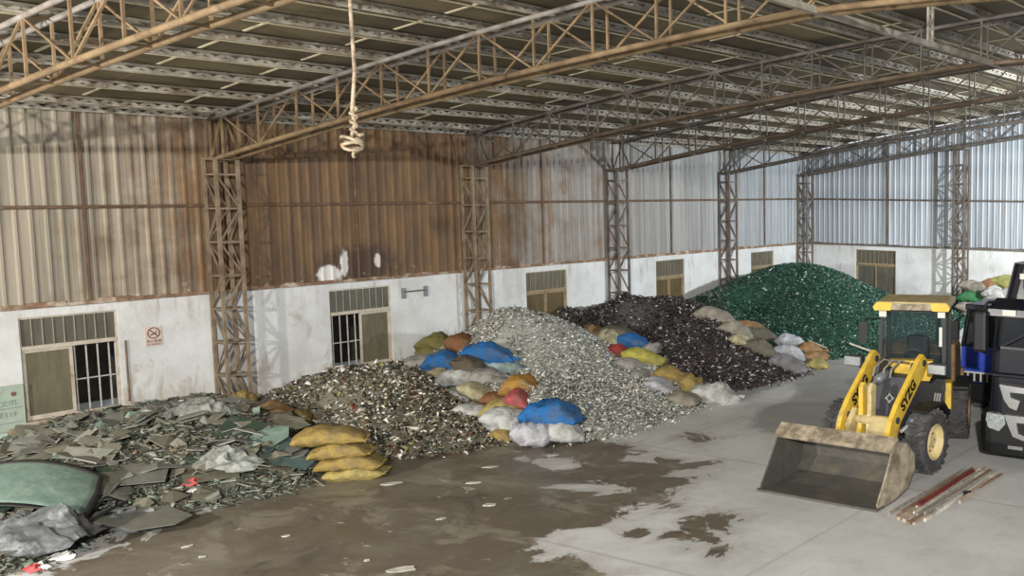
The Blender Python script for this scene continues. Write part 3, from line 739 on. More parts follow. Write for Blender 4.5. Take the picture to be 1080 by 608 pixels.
def plate_mesh(name, r, mat, nside=6, th=.008, bend=0.0, asp=1.0):
    a0_ = rng.uniform(0, 6.28); pts_ = []
    angs = sorted(a0_+2*math.pi*(i+rng.uniform(-.33, .33))/nside for i in range(nside))
    for a in angs: q = r*rng.uniform(.6, 1.1); pts_.append((math.cos(a)*q*asp, math.sin(a)*q))
    ring = []                                            # one inner ring gives the plate a slight sag
    vs = []; n = len(pts_)
    for sgn in (-1, 1):
        vs.append((0, 0, sgn*th/2+bend*r*.5))
        for (x, y) in pts_: vs.append((x, y, sgn*th/2-bend*(x*x)/r*.6))
    fs = []
    for i in range(n):
        j = (i+1) % n
        fs.append((0, 1+j, 1+i)); fs.append((n+1, n+2+i, n+2+j)); fs.append((1+i, 1+j, n+2+j, n+2+i))
    me = bpy.data.meshes.new(name); me.from_pydata(vs, [], fs); me.materials.append(mat); me.update(); return me
plates = []
for nm_, mk, n_ in (('grey', 'sheet_grey', 5), ('olive', 'sheet_olive', 4), ('teal', 'sheet_teal', 2), ('dark', 'sheet_dark', 2)):
    for i in range(n_): plates.append((nm_, plate_mesh('glass_sheet_shard', 1.0, M_[mk], rng.choice((4, 5, 5, 6)), .016, rng.choice((0, 0, .12)), rng.uniform(.8, 1.35))))
wts = [5]*5+[5]*4+[2]*2+[2]*2
glab = {'grey': 'grey green dusty shard of sheet glass lying on the near heap', 'olive': 'olive brown dusty shard of sheet glass lying on the near heap', 'teal': 'pale teal shard of sheet glass lying on the near heap', 'dark': 'dark green shard of sheet glass lying on the near heap'}
def hz(k, x, y): return max(0.0, float(HEAPS[k].z(np.array([x]), np.array([y]))[0]))
cnt = 0; tries = 0
while cnt < 260 and tries < 3000:
    tries += 1
    u, v = rng.uniform(0, 340), rng.uniform(430, 590)
    g = ground(u, v, .3); x, y = g[0], g[1]
    z = hz('sheet', x, y)
    if z < .05 or x < .5: continue
    k, me = rng.choices(plates, wts)[0]; r = rng.uniform(.10, .24) if rng.random() < .8 else rng.uniform(.24, .42)
    if k == 'teal' and x > 5 and y > -5: continue
    o = add('glass_sheet_shard', me, None, (x, y, z+.06+rng.uniform(0, .05)), (rng.gauss(0, .26), rng.gauss(.06, .26), rng.uniform(0, 6.28)), (r, r, 1))
    tag(o, glab[k], 'glass shard', k+' sheet glass shards on the near heap'); cnt += 1
# the pieces that stand out
def big_piece(name, label, cat, u, v, h, r, mat, rot, nside=6, bend=0.0, asp=1.0, th=.012, sc=1.0):
    g = ground(u, v, h); z = hz('sheet', g[0], g[1])
    o = add(name, plate_mesh(name, r, mat, nside, th, bend, asp), None, (g[0], g[1], max(z, h-.02)+.05), rot); return tag(o, label, cat)
def windscreen(name, label, u, v, h, w, l, rotz, tilt, mat, arc=.5):
    """curved laminated windscreen: body sheet with a black border strip"""
    g = ground(u, v, h); root = thing(name, label, 'windscreen', (g[0], g[1], h), rotz); root.rotation_euler = (tilt[0], tilt[1], rotz)
    nu, nv = 26, 16
    def P(i, j, o=0.0, grow=0.0):
        a = (i/nu-.5)*2; b = (j/nv-.5)*2
        x = a*(w/2)*(1-.12*max(0, b))+a*grow; y = b*l/2+.10*(1-a*a)*(1 if b > 0 else .3); z = .22*(1-a*a)*arc+.04*(1-b*b)
        return (x, y, z+o)
    def sheet_(i0, i1, j0, j1, o, th):
        mb = MB(); vs = [P(i, j, o+k*th) for k in (0, 1) for j in range(j0, j1+1) for i in range(i0, i1+1)]
        W_ = i1-i0+1; H_ = j1-j0+1; N = W_*H_; fs = []
        for j in range(H_-1):
            for i in range(W_-1):
                q = j*W_+i; fs.append((q, q+W_, q+W_+1, q+1)); fs.append((N+q, N+q+1, N+q+W_+1, N+q+W_))
        for i in range(W_-1): fs += [(i, i+1, N+i+1, N+i), (N-W_+i, 2*N-W_+i, 2*N-W_+i+1, N-W_+i+1)]
        for j in range(H_-1): fs += [(j*W_, N+j*W_, N+(j+1)*W_, (j+1)*W_), ((j+1)*W_-1, (j+2)*W_-1, N+(j+2)*W_-1, N+(j+1)*W_-1)]
        mb._add(vs, fs); return mb
    sheet_(1, nu-1, 1, nv-1, 0, .008).build('glass_body', mat, root, smooth=True)
    for (a, b, c_, d_) in ((0, nu, 0, 1), (0, nu, nv-1, nv), (0, 1, 1, nv-1), (nu-1, nu, 1, nv-1)):
        sheet_(a, b, c_, d_, 0, .008).build('border_strip', M_['black_trim'], root, smooth=True)
    return root
windscreen('windscreen', 'large pale green curved windscreen at the left edge of the frame', 20, 524, .52, 1.9, 1.15, .9, (.30, .14), M_['sheet_teal'], .9)
windscreen('windscreen', 'narrow curved windscreen leaning behind the large pale green one', 84, 528, .30, 1.3, .6, 1.25, (.2, .2), M_['sheet_grey'], .9)
big_piece('broken_glass_sheet', 'large blue grey flat pane sloping down beside the yellow sacks', 'glass sheet', 308, 478, .35, .85, M_['sheet_blue'], (.14, .22, .5), 5, 0, 1.0)
big_piece('broken_glass_sheet', 'olive grey triangular pane in the middle of the near heap', 'glass sheet', 278, 492, .3, .6, M_['sheet_olive'], (.2, .15, 2.3), 4)
big_piece('broken_glass_sheet', 'flat grey pane near the red scrap', 'glass sheet', 222, 502, .3, .62, M_['sheet_olive'], (.16, .1, .9), 5)
big_piece('broken_glass_sheet', 'dark green pane standing on edge below the lattice column', 'glass sheet', 262, 458, .6, .55, M_['sheet_dark'], (.35, .25, .6), 5, 0, 1.2)
big_piece('broken_glass_sheet', 'pale teal shattered pane above the blue grey one', 'glass sheet', 288, 462, .55, .45, M_['sheet_teal'], (.3, .1, .2), 6)
big_piece('broken_glass_sheet', 'flat grey rounded pane left of the heap centre', 'glass sheet', 108, 512, .3, .72, M_['sheet_grey'], (.08, .06, .3), 6, .05, 1.5)
big_piece('broken_glass_sheet', 'olive flat pane below the rounded grey pane', 'glass sheet', 98, 528, .25, .6, M_['sheet_olive'], (.06, .1, 1.0), 5, 0, 1.3)
big_piece('broken_glass_sheet', 'long green edged pane at the foot of the near heap', 'glass sheet', 158, 549, .14, .55, M_['sheet_grey'], (.05, .04, .35), 6, 0, 1.6)
def crumple(name, label, cat, u, v, h, sx, sy, sz, mat, rz, seed):
    g = ground(u, v, h); n = 18; vs = []; fs = []
    for j in range(n+1):
        for i in range(n+1):
            a, b = i/n*2-1, j/n*2-1
            e = max(0, 1-(a*a+b*b)**1.5*.75); nz = mnoise.noise(Vector((a*2.2+seed, b*2.2, seed*1.7)))+.6*mnoise.noise(Vector((a*5+seed, b*5, seed)))
            vs.append((a*sx*(1-.18*b*b)+.06*nz, b*sy*(1-.15*a*a)+.05*nz, max(0, sz*(e*(.75+.6*nz)))))
    for j in range(n):
        for i in range(n): q = j*(n+1)+i; fs.append((q, q+1, q+n+2, q+n+1))
    me = bpy.data.meshes.new(name); me.from_pydata(vs, [], fs); me.materials.append(mat); me.update()
    z = hz('sheet', g[0], g[1]); o = add(name, me, None, (g[0], g[1], z+.015), (.02, .03, rz)); return tag(o, label, cat)
crumple('crumpled_film', 'crumpled grey black windscreen film in the bottom left corner', 'film', 32, 560, .3, .75, .6, .38, M_['film'], .4, 1.3)
crumple('crumpled_film', 'crumpled dark film beside the corner one at the heap foot', 'film', 60, 552, .25, .35, .45, .25, M_['film'], 1.1, 4.1)
crumple('crushed_windscreen', 'crushed pale laminated glass in the middle of the near heap', 'windscreen', 240, 480, .55, .55, .38, .32, M_['crushed'], .5, 2.2)
crumple('crushed_windscreen', 'powdery pale crushed glass mound below the side wall', 'windscreen', 215, 449, .5, .7, .5, .25, M_['crushed'], .2, 3.2)
crumple('crumpled_film', 'grey crumpled film with a black strip near the heap foot', 'film', 135, 541, .22, .5, .3, .22, M_['film'], .5, 6.2)
crumple('red_scrap', 'small red scrap on the olive pane', 'scrap', 200, 503, .38, .09, .10, .10, M_['red_scrap'], 0, 5.0)
crumple('red_scrap', 'small red and white scrap in the bottom left corner', 'scrap', 32, 580, .3, .10, .07, .1, M_['red_scrap'], 0, 5.5)
crumple('white_scrap', 'white folded scrap below the red one', 'scrap', 208, 517, .2, .2, .09, .1, M_['white_scrap'], .3, 7.0)
crumple('white_scrap', 'small white scrap next to the bottom left red one', 'scrap', 40, 579, .28, .12, .06, .08, M_['white_scrap'], .3, 7.7)
crumple('white_scrap', 'white crumbs beside the corner film', 'scrap', 63, 575, .2, .16, .1, .08, M_['white_scrap'], .6, 8.3)
def strip(name, label, cat, pts_, r, mat):
    return tag(MB().path(pts_, r, 6).build(name, mat), label, cat)
strip('rubber_strip', 'black rubber strip bent across the foot of the near heap', 'strip', [ground(58, 548, .25), ground(95, 549, .24), ground(112, 540, .30), ground(134, 529, .34)], .022, M_['black_trim'])
strip('rubber_strip', 'black rubber strip lying along the heap foot', 'strip', [ground(60, 552, .2), ground(100, 556, .14), ground(150, 555, .12), ground(185, 548, .12)], .02, M_['black_trim'])

# ------------------------------------------------------------------ sacks
def sack_mesh(seed, L, Wd, H):
    """filled woven sack: flat sewn ends, bulging middle, creases running in from the corners"""
    r_ = random.Random(seed); nu, nv = 30, 20; vs = []; fs = []
    sx = r_.uniform(0, 50); knot = r_.random() < .25; bend = r_.uniform(-.25, .25)*H; skew = r_.uniform(-.12, .12); dent = r_.uniform(-.5, .5)
    for i in range(nu+1):
        t = i/nu*2-1; a = abs(t)
        prof = .10+.90*max(0, 1-a**2.6)**.6
        wid = 1-.10*a**4+.05*(1-a*a)
        if knot and t > .55: wid *= 1-.75*((t-.55)/.45); prof = max(prof, .35)
        for j in range(nv):
            th = 2*math.pi*j/nv; c, s = math.cos(th), math.sin(th)
            cc = math.copysign(abs(c)**.72, c); ss = math.copysign(abs(s)**.8, s)
            n1 = mnoise.noise(Vector((t*1.8+sx, cc*1.3, ss*1.3))); n2 = mnoise.noise(Vector((t*5+sx, cc*3.5, ss*3.5+3)))
            cr = abs(mnoise.noise(Vector((t*3.0+sx+7, cc*6.5, ss*3))))
            x = t*L/2*(1+.04*n1)+skew*cc*Wd*.5; y = cc*Wd/2*wid*(1+.10*n1+.05*n2)
            z = ss*H/2*prof*(1+.30*n1+.14*n2)-cr*H*.16*(.4+a)
            z += bend*t*t-.14*H*a**2+dent*H*.18*math.exp(-((t-.15)/.25)**2)*(1 if s > 0 else .3)
            vs.append((x, y, z))
    for i in range(nu):
        for j in range(nv): fs.append((i*nv+j, (i+1)*nv+j, (i+1)*nv+(j+1) % nv, i*nv+(j+1) % nv))
    fs.append(tuple(range(nv))); fs.append(tuple(nu*nv+j for j in range(nv))[::-1])
    me = bpy.data.meshes.new('sack'); me.from_pydata(vs, [], fs); me.polygons.foreach_set('use_smooth', [True]*len(fs)); me.update(); return me, (None if knot else (bend-.14*H, skew))
def hem_mesh(L, Wd, H, zc, skew):
    mb = MB(); n = 8
    for i in range(n):
        y0 = -Wd*.43+Wd*.86*i/n; y1 = y0+Wd*.86/n; z = zc+.008*((-1)**i); x = L/2+skew*y0
        mb.span((x-.04, y0, z-.01), (x+.025+.01*(i % 2), y1, z+.01))
    return mb
SACKC = {'mustard': (176, 150, 84), 'olive': (136, 128, 70), 'brown': (152, 104, 66), 'blue': (44, 118, 186), 'greybrown': (106, 96, 78), 'tealwhite': (168, 190, 188), 'cream': (206, 196, 158), 'white': (212, 212, 208), 'palegrey': (178, 174, 168), 'orange': (194, 146, 70), 'red': (178, 62, 54), 'pink': (196, 96, 100), 'yellow': (204, 194, 92), 'yellowcream': (192, 174, 104), 'tan': (178, 138, 90), 'lilac': (204, 205, 212), 'greylilac': (142, 138, 142), 'greyolive': (118, 112, 96), 'green': (46, 138, 78), 'yellowgreen': (172, 172, 92), 'stone': (166, 158, 142), 'pinkish': (198, 172, 150)}
def sack_mat(k):
    n = NT('sack_'+k); co = n.objco(); c = rgb(*SACKC[k]); f = n.noise(co, 3.5, 6, .7)
    d = tuple(x*.58 for x in c[:3])+(1,); col = n.mix(n.smooth(f, .40, .70), c, d)
    col = n.mix(n.math('MULTIPLY', n.smooth(n.noise(co, 1.6, 5, .7), .48, .66), .35), col, rgb(128, 120, 106))
    wv = n.node('ShaderNodeTexWave'); n.val(wv.inputs['Vector'], co); wv.inputs['Scale'].default_value = 22; wv.inputs['Distortion'].default_value = 2
    n.bump(n.math('ADD', n.noise(co, 9, 5, .65), n.math('MULTIPLY', wv.outputs['Fac'], .10)), .9, .08)
    return n.done(col, .55 if k != 'blue' else .4, 0, .4)
SM = {k: sack_mat(k) for k in SACKC}
def sack(label, colr, p, lpx, hpx, yaw, pitch, group, W_=.55, seed=None, roll=0.0, wide=1.0):
    s_ = px_per_m(p); L = lpx/s_; H = hpx/s_*.92; H = min(max(H, .24), .5)
    seed = seed if seed is not None else rng.randint(0, 9999)
    root = thing('sack', label, 'sack', (p[0], p[1], p[2]), 0, group); root.rotation_euler = Euler((roll, pitch, yaw))
    me, hem = sack_mesh(seed, L, W_, H); me.materials.append(SM[colr]); add('sack_body', me, root)
    if hem: hem_mesh(L, W_, H, *hem).build('sewn_hem', SM[colr], root)
    else: MB().path([(L/2-.03, -.02, 0), (L/2+.05, 0, .02), (L/2+.10, .03, 0)], [.05, .03, .05], 7).build('tied_neck', SM[colr], root)
    return root
STACK0 = np.array([7.9, -2.05])
def sacks_on_div(k, group, items):
    for (u, v, lpx, hpx, colr, label, *rest) in items:
        ya = rest[0] if rest else 0.0; pit = rest[1] if len(rest) > 1 else .28; push = rest[2] if len(rest) > 2 else 0.0
        d = ray(u, v); vr = math.atan2(-d[0], d[1])           # horizontal direction that points right in the view
        if push == 'stack':                                   # the upright pile of yellow sacks
            t = ((STACK0-CAM[:2])@d[:2])/(d[:2]@d[:2]); p = CAM+d*t; push = 0.0
        else:
            p = hit(u, v)
            if p[0] < .55: p = on_axis(u, v, 0, .55)
        hm = min(max(hpx/px_per_m(p)*.92, .2), .42)
        p = p-d*(hm*.35+push); p[2] = max(p[2], hm*.5)
        sack(label, colr, p, lpx*(1.22 if rest[2:] != ['stack'] else 1.05), hpx*1.25, vr-.3+ya, pit, group, .62)
sacks_on_div(0, 'yellow sacks stacked at the left end of the mixed heap', [
 (376, 499, 54, 15, 'yellowcream', 'lowest yellow sack of the stack, resting on the wet floor', .15, .03, 'stack'),
 (369, 485, 58, 15, 'mustard', 'second lowest yellow sack of the stack on the wet floor', .15, .03, 'stack'),
 (360, 472, 54, 16, 'mustard', 'yellow sack just under the topmost one of the stack', .15, .03, 'stack'),
 (348, 458, 66, 16, 'mustard', 'long topmost yellow sack of the stack', .15, .03, 'stack'),
 (306, 441, 34, 20, 'mustard', 'crumpled yellow sack behind the stack, by the dark scrap', .1, .15),
 (330, 480, 26, 20, 'pinkish', 'torn pinkish sack tucked behind the yellow stack', .3, .4),
 (258, 425, 20, 22, 'mustard', 'small yellow sack leaning behind the nearest lattice column', .2, .3),
 (284, 433, 30, 13, 'tan', 'tan sack low against the wall right of the lattice column', .1, .1)])
sacks_on_div(1, 'sacks between the mixed heap and the clear heap', [
 (447, 384, 30, 16, 'palegrey', 'pale grey sack against the wall, leftmost of the white sack row', .3, .1),
 (455, 371, 24, 12, 'olive', 'flat olive sack under the round olive one', 0, .05),
 (462, 362, 32, 19, 'olive', 'round olive sack at the wall end of the row'),
 (487, 363, 24, 20, 'brown', 'orange brown sack beside the olive one', 0, .35),
 (530, 386, 34, 14, 'tealwhite', 'pale teal sack under the right hand blue sack of the wall end', 0, .2),
 (515, 373, 44, 22, 'blue', 'bright blue sack high on the clear heap beside the brown sack', 0, .22, .3),
 (470, 381, 38, 19, 'blue', 'bright blue sack near the wall, above the cream sack', .1, .1, .3),
 (496, 387, 30, 18, 'greybrown', 'grey brown sack between the two upper blue sacks', 0, .45, .35),
 (463, 397, 22, 18, 'cream', 'cream sack below the left blue sack', 0, .4),
 (488, 398, 40, 18, 'white', 'white sack below the grey brown one', 0, .15, .2),
 (518, 402, 36, 22, 'palegrey', 'pale grey slumped sack left of the orange sack', 0, .25, .1),
 (502, 413, 26, 14, 'cream', 'small cream sack in the middle of the white sacks', 0, .4, .35),
 (550, 407, 34, 20, 'orange', 'orange yellow sack with a stick over it', 0, .2, .2),
 (546, 420, 22, 15, 'pink', 'red and pink printed sack under the orange one', 0, .3, .3),
 (524, 420, 24, 12, 'brown', 'flat brown sack left of the printed pink one', 0, .1, .2),
 (490, 421, 44, 18, 'white', 'long white sack at the left edge of the row, above the mixed glass', 0, .3),
 (534, 430, 40, 16, 'yellowcream', 'pale yellow sack below the brown one', 0, .05, .3),
 (504, 438, 40, 18, 'white', 'white sack lying low beside the mixed heap', 0, .4),
 (538, 444, 44, 22, 'white', 'white sack under the pale yellow one', 0, .15, .3),
 (534, 460, 22, 10, 'mustard', 'small mustard sack at the foot of the white sacks', 0, .4),
 (590, 453, 42, 20, 'white', 'white sack under the lowest blue sack', .1, .05, .25),
 (563, 457, 38, 24, 'lilac', 'foremost white sack resting on the wet floor', .1, .1, .4),
 (582, 436, 48, 24, 'blue', 'lowest bright blue sack lying on the front white sacks', .05, .14, .5)])
sacks_on_div(2, 'sacks between the clear heap and the dark heap', [
 (627, 350, 22, 11, 'tan', 'tan sack at the top of the second sack row', 0, .3),
 (652, 350, 30, 9, 'greyolive', 'thin olive grey sack behind the white one', 0, .2),
 (641, 357, 22, 17, 'cream', 'pale round sack left of the upper blue sack of the second row', 0, .2),
 (690, 368, 16, 11, 'palegrey', 'small pale sack right of the second row blue sack', 0, .3),
 (668, 362, 42, 20, 'blue', 'blue sack halfway along the dark glass heap edge', 0, .3, .1),
 (652, 372, 22, 15, 'red', 'red sack next to the yellow sack', 0, .4, .2),
 (668, 387, 26, 12, 'palegrey', 'grey white sack under the yellow sack', 0, .45, .1),
 (683, 381, 42, 21, 'yellow', 'bright yellow sack below the blue one', 0, .35, .25),
 (679, 397, 18, 10, 'palegrey', 'small grey sack half buried in clear glass', 0, .4),
 (713, 400, 40, 24, 'mustard', 'mustard sack with red print', 0, .35, .2),
 (697, 407, 26, 12, 'lilac', 'pale lilac sack half buried in the clear heap', 0, .4),
 (729, 406, 18, 18, 'mustard', 'mustard sack end bunched above the front white sack', .2, .5, .2),
 (722, 421, 26, 13, 'stone', 'stone coloured sack at the row foot', 0, .2, .1),
 (753, 418, 44, 20, 'white', 'white sack at the front end of the second row on the floor', .15, .12, .2)])
sacks_on_div(3, 'sacks between the dark heap and the green heap', [
 (755, 333, 36, 14, 'stone', 'stone grey sack at the upper end of the third row', 0, .3),
 (776, 349, 28, 17, 'stone', 'bunched stone grey sack second in the third row', 0, .35),
 (781, 359, 16, 9, 'cream', 'small cream sack under the bunched stone grey one', 0, .3),
 (795, 345, 36, 8, 'tan', 'flat brown sack edging the green glass', 0, .25),
 (803, 356, 36, 17, 'greyolive', 'grey olive sack in the middle of the third row', 0, .3),
 (801, 367, 30, 14, 'greyolive', 'dark olive sack under the grey olive one', 0, .3, .15),
 (834, 362, 24, 15, 'lilac', 'upper white sack beside the tan sacks', 0, .3),
 (831, 373, 34, 15, 'lilac', 'lower long white sack beside the tan sacks', 0, .3, .2),
 (832, 384, 34, 15, 'greylilac', 'grey lilac sack sagging into the dark glass', 0, .25, .3),
 (860, 386, 22, 10, 'yellowcream', 'bottom tan sack of the three at the green heap', .3, 0),
 (859, 379, 24, 11, 'tan', 'middle tan sack of the three at the green heap', .3, 0),
 (854, 369, 26, 13, 'tan', 'top tan sack of the three at the green heap', .3, .1)])
def back_sack(u, v, y, lpx, hpx, colr, label, yaw=0.0):
    p = on_axis(u, v, 1, y); s_ = px_per_m(p); p[2] = max(p[2], .18); sack(label, colr, p, lpx, hpx, yaw, .05, 'sacks against the end wall')
for it in [(1023, 324, 22.6, 30, 12, 'stone', 'grey sack just above the loader cab roof, against the end wall'), (1048, 318, 22.4, 26, 13, 'palegrey', 'grey white sack lowest of the two pale ones by the end wall'), (1025, 313, 22.9, 32, 12, 'green', 'green sack against the end wall', -.1),
           (1049, 308, 22.7, 26, 13, 'white', 'white sack stacked on the grey white one by the end wall'), (1027, 302, 23.2, 32, 12, 'stone', 'stone sack on top of the green one', -.1), (1043, 300, 23.3, 18, 13, 'brown', 'brown sack between the stone and the yellow green ones'), (1060, 297, 23.4, 34, 15, 'yellowgreen', 'yellow green sack at the top of the end wall stack', -.15),
           (1070, 310, 22.8, 34, 16, 'palegrey', 'pale grey sack half hidden by the black truck')]: back_sack(*it)
for (u, v, y, c_, l_) in ((1030, 332, 22.7, 'stone', 'stone sack at the bottom of the end wall stack, left'), (1060, 330, 22.7, 'palegrey', 'pale sack at the bottom of the end wall stack, right')):
    back_sack(u, v, y, 36, 15, c_, l_)

# ------------------------------------------------------------------ wheel loader (faces the camera side, -y)
M_['lyellow'] = simple('loader_yellow_paint', rgb(222, 184, 66), .45, 0, .1, rgb(176, 156, 104), .36, 6)
M_['lcream'] = simple('dusty_cream_paint', rgb(204, 186, 136), .6, 0, .12, rgb(160, 144, 112), .42, 7)
M_['lbrown'] = simple('brown_dirty_hood', rgb(132, 104, 62), .6, 0, .2, rgb(92, 76, 56), .42, 5)
M_['ldark'] = simple('loader_dark_grey', rgb(62, 64, 70), .5, 0, .15)
M_['lblack'] = simple('loader_black', rgb(22, 22, 24), .5, 0, .2)
M_['tyre'] = simple('dusty_tyre_rubber', rgb(66, 65, 66), .85, 0, .2, rgb(100, 98, 96), .4, 8)
M_['steel'] = simple('worn_bucket_steel', rgb(98, 96, 90), .45, .35, .15, rgb(120, 112, 98), .4, 5)
M_['bucketlip'] = simple('muddy_bucket_rim', rgb(168, 156, 134), .75, 0, .2, rgb(112, 100, 84), .48, 8)
M_['chrome'] = simple('chrome', rgb(214, 216, 218), .22, .75, .05)
M_['ram'] = simple('grey_ram', rgb(126, 128, 132), .4, .3, .12)
M_['ramblue'] = simple('dark_blue_grey_ram', rgb(70, 82, 92), .45, .1, .12)
M_['hose'] = simple('grey_hose', rgb(150, 148, 142), .6, 0, .15)
M_['lampglass'] = simple('lamp_lens', rgb(176, 182, 182), .12, .3, .12)
M_['plate_white'] = simple('white_plate', rgb(206, 206, 198), .6, 0, .06)
def text_mesh(body, size, mat, ext=.003):
    cu = bpy.data.curves.new('lettering', 'FONT'); cu.body = body; cu.size = size; cu.extrude = ext; cu.offset = .012*size/.27 if size > .2 else 0.0; cu.align_x = 'CENTER'; cu.align_y = 'CENTER'; cu.resolution_u = 3
    o = bpy.data.objects.new('lettering', cu); COL.objects.link(o); bpy.context.view_layer.update()
    me = bpy.data.meshes.new_from_object(o.evaluated_get(bpy.context.evaluated_depsgraph_get())); bpy.data.objects.remove(o); bpy.data.curves.remove(cu)
    me.materials.clear(); me.materials.append(mat); me.polygons.foreach_set('material_index', [0]*len(me.polygons)); return me

def tyre_mesh(R, w, lugs=22, lug_h=.035):
    mb = MB(); h = w/2
    mb.lathe([(-h*.8, R*.56), (-h, R*.66), (-h, R*.86), (-h*.82, R*.965), (h*.82, R*.965), (h, R*.86), (h, R*.66), (h*.8, R*.56)], 36)
    for i in range(lugs):
        for s_ in (-1, 1):
            a = 2*math.pi*(i+(.5 if s_ > 0 else 0))/lugs
            Rm = Matrix.Rotation(a, 3, 'X') @ Matrix.Rotation(.45*s_, 3, 'Z')
            c = Matrix.Rotation(a, 3, 'X') @ Vector((s_*h*.5, 0, R*.965)); mb.box(c, (h*1.02, R*.11, lug_h*2), 0, Rm)
    return mb.mesh('tyre', M_['tyre'])
def wheel(parent, c, R, w, rimmat, outer, me_cache={}):
    key = (R, w)
    if key not in me_cache: me_cache[key] = tyre_mesh(R, w)
    ty = add('tyre', me_cache[key], parent, c)
    mb = MB(); o = outer*w/2
    mb.lathe([(o*.92, R*.58), (o*.98, R*.55), (o*.7, R*.52), (o*.35, R*.44), (o*.3, R*.2), (o*.55, R*.16), (o*.55, .001)], 28)
    mb.lathe([(-o*.9, R*.58), (-o*.5, R*.5), (-o*.4, .001)], 24)
    rim = mb.build('rim', rimmat, ty, smooth=False)
    bt = MB()
    for i in range(8):
        a = 2*math.pi*i/8; bt.tube((o*.3, R*.3*math.cos(a), R*.3*math.sin(a)), (o*.4, R*.3*math.cos(a), R*.3*math.sin(a)), R*.03, 6)
    bt.build('wheel_bolts', M_['lblack'], ty)
    return ty
LX, LY = 15.6, 2.95
ld = thing('wheel_loader', 'yellow wheel loader with its bucket lowered to the concrete', 'loader', (LX, LY, 0))
for (x, y, o) in ((.83, 0, 1), (-.83, 0, -1), (.83, 2.35, 1), (-.83, 2.35, -1)): wheel(ld, (x, y, .56), .56, .40, M_['lcream'] if y < 1 else M_['lbrown'], o)  # rear rims brown instead of cream, shade put into their colour
# bucket
bp = [(-2.30, .02), (-1.75, .03), (-1.30, .12), (-1.06, .36), (-1.08, .62), (-1.35, .86), (-1.72, .97)]   # (y, z) of the shell
BX0, BX1 = -1.10, 1.14
shell = MB(); th = .03
n = len(bp)
for i in range(n-1):
    (ya, za), (yb, zb_) = bp[i], bp[i+1]; L_ = math.hypot(yb-ya, zb_-za); ny, nz = (zb_-za)/L_, -(yb-ya)/L_
    shell.prism([(ya, za), (yb, zb_), (yb+ny*th, zb_+nz*th), (ya+ny*th, za+nz*th)], 0, BX0, BX1)
bucket = shell.build('bucket', M_['steel'], ld)
side = bp+[(-1.80, .93), (-2.02, .55), (-2.34, .10)]
for x in (BX0, BX1-.03): MB().prism(side, 0, x, x+.03).build('side_plate', M_['bucketlip'] if x > 0 else M_['steel'], bucket)
MB().box((.02, -1.80, .93), (BX1-BX0+.02, .30, .045), 0, Matrix.Rotation(.62, 3, 'X')).build('top_lip', M_['bucketlip'], bucket)
MB().box((.02, -2.28, .03), (BX1-BX0+.04, .26, .035)).build('cutting_edge', M_['steel'], bucket)
for x in (-.55, -.12, .12, .55): MB().prism([(-1.02, .16), (-.86, .18), (-.78, .42), (-.95, .74), (-1.03, .72)], 0, x-.02, x+.02).build('bucket_lug', M_['lcream'], bucket)
# lift arms
arm_poly = [(.62, 1.92), (.48, 2.02), (.36, 1.96), (-.50, 1.27), (-.72, 1.02), (-.98, .42), (-1.0, .22), (-.86, .14), (-.74, .22), (-.60, .56), (-.40, .92), (.54, 1.66), (.68, 1.80)]
for x, lbl in ((-.52, None), (.47, None)):
    arm = MB().prism(arm_poly, 0, x-.045, x+.045).build('lift_arm', M_['lyellow'], ld)
    side_s = 1 if x > 0 else -1
    me = text_mesh('SYZG', .26, M_['lblack'])
    ang = math.atan2(.74, .94)
    # letters on the arm's outer face, reading up the arm
    Rm = Matrix.Rotation(math.pi/2, 4, 'Z') @ Matrix.Rotation(math.pi/2, 4, 'X') @ Matrix.Rotation(ang, 4, 'Z')
    t = add('lettering', me, arm); t.matrix_local = Matrix.Translation((x+.049, -.10, 1.37)) @ Rm
    for (yy, zz) in ((.50, 1.86), (-.86, .26), (-.52, 1.0)):
        MB().tube((x-.07, yy, zz), (x+.07, yy, zz), .06, 12).build('pin', M_['ldark'], arm)
MB().tube((-.52, -.42, .92), (.47, -.42, .92), .10, 14).build('cross_tube', M_['lcream'], ld, smooth=True)
MB().prism([(-.62, .62), (-.25, .80), (-.22, 1.06), (-.45, 1.12), (-.70, .86)], 0, -.44, -.34).build('cross_plate', M_['lcream'], ld)
MB().prism([(-.70, .60), (-.30, .66), (-.22, .98), (-.50, 1.02), (-.72, .80)], 0, .02, .40).build('cross_plate', M_['lcream'], ld)
# bell crank, links and rams
MB().prism([(-.38, 1.58), (-.28, 1.54), (-.30, 1.0), (-.48, .42), (-.60, .40), (-.56, .60), (-.46, 1.05), (-.46, 1.5)], 0, -.30, -.21).build('bell_crank', M_['lyellow'], ld)
MB().prism([(-.38, 1.58), (-.28, 1.54), (-.30, 1.0), (-.48, .42), (-.60, .40), (-.56, .60), (-.46, 1.05), (-.46, 1.5)], 0, -.12, -.04).build('bell_crank', M_['lcream'], ld)
MB().bar((-.17, -.54, .45), (-.17, -.95, .55), .09, .10).build('bucket_link', M_['lcream'], ld)
ram = MB().tube((-.17, .50, 1.66), (-.17, -.02, 1.56), .085, 14).build('tilt_ram', M_['ram'], ld, smooth=True); MB().tube((-.17, -.02, 1.56), (-.17, -.36, 1.49), .035, 10).build('ram_rod', M_['chrome'], ram)
for x in (-.68, .62):
    r_ = MB().tube((x*1.1, .12, 1.16), (x*1.1, -.36, .93), .08, 12).build('lift_ram', M_['ramblue'], ld, smooth=True); MB().tube((x*1.1, -.36, .93), (x, -.58, .83), .035, 8).build('ram_rod', M_['chrome'], r_)
for i, dx in enumerate((0, .05, .10)):
    MB().path([(.70+dx, .62, 1.30), (.74+dx, .42, .95), (.70+dx, .12, .84), (.66, -.12, .88)], .018, 6).build('hydraulic_hose', M_['hose'], ld)
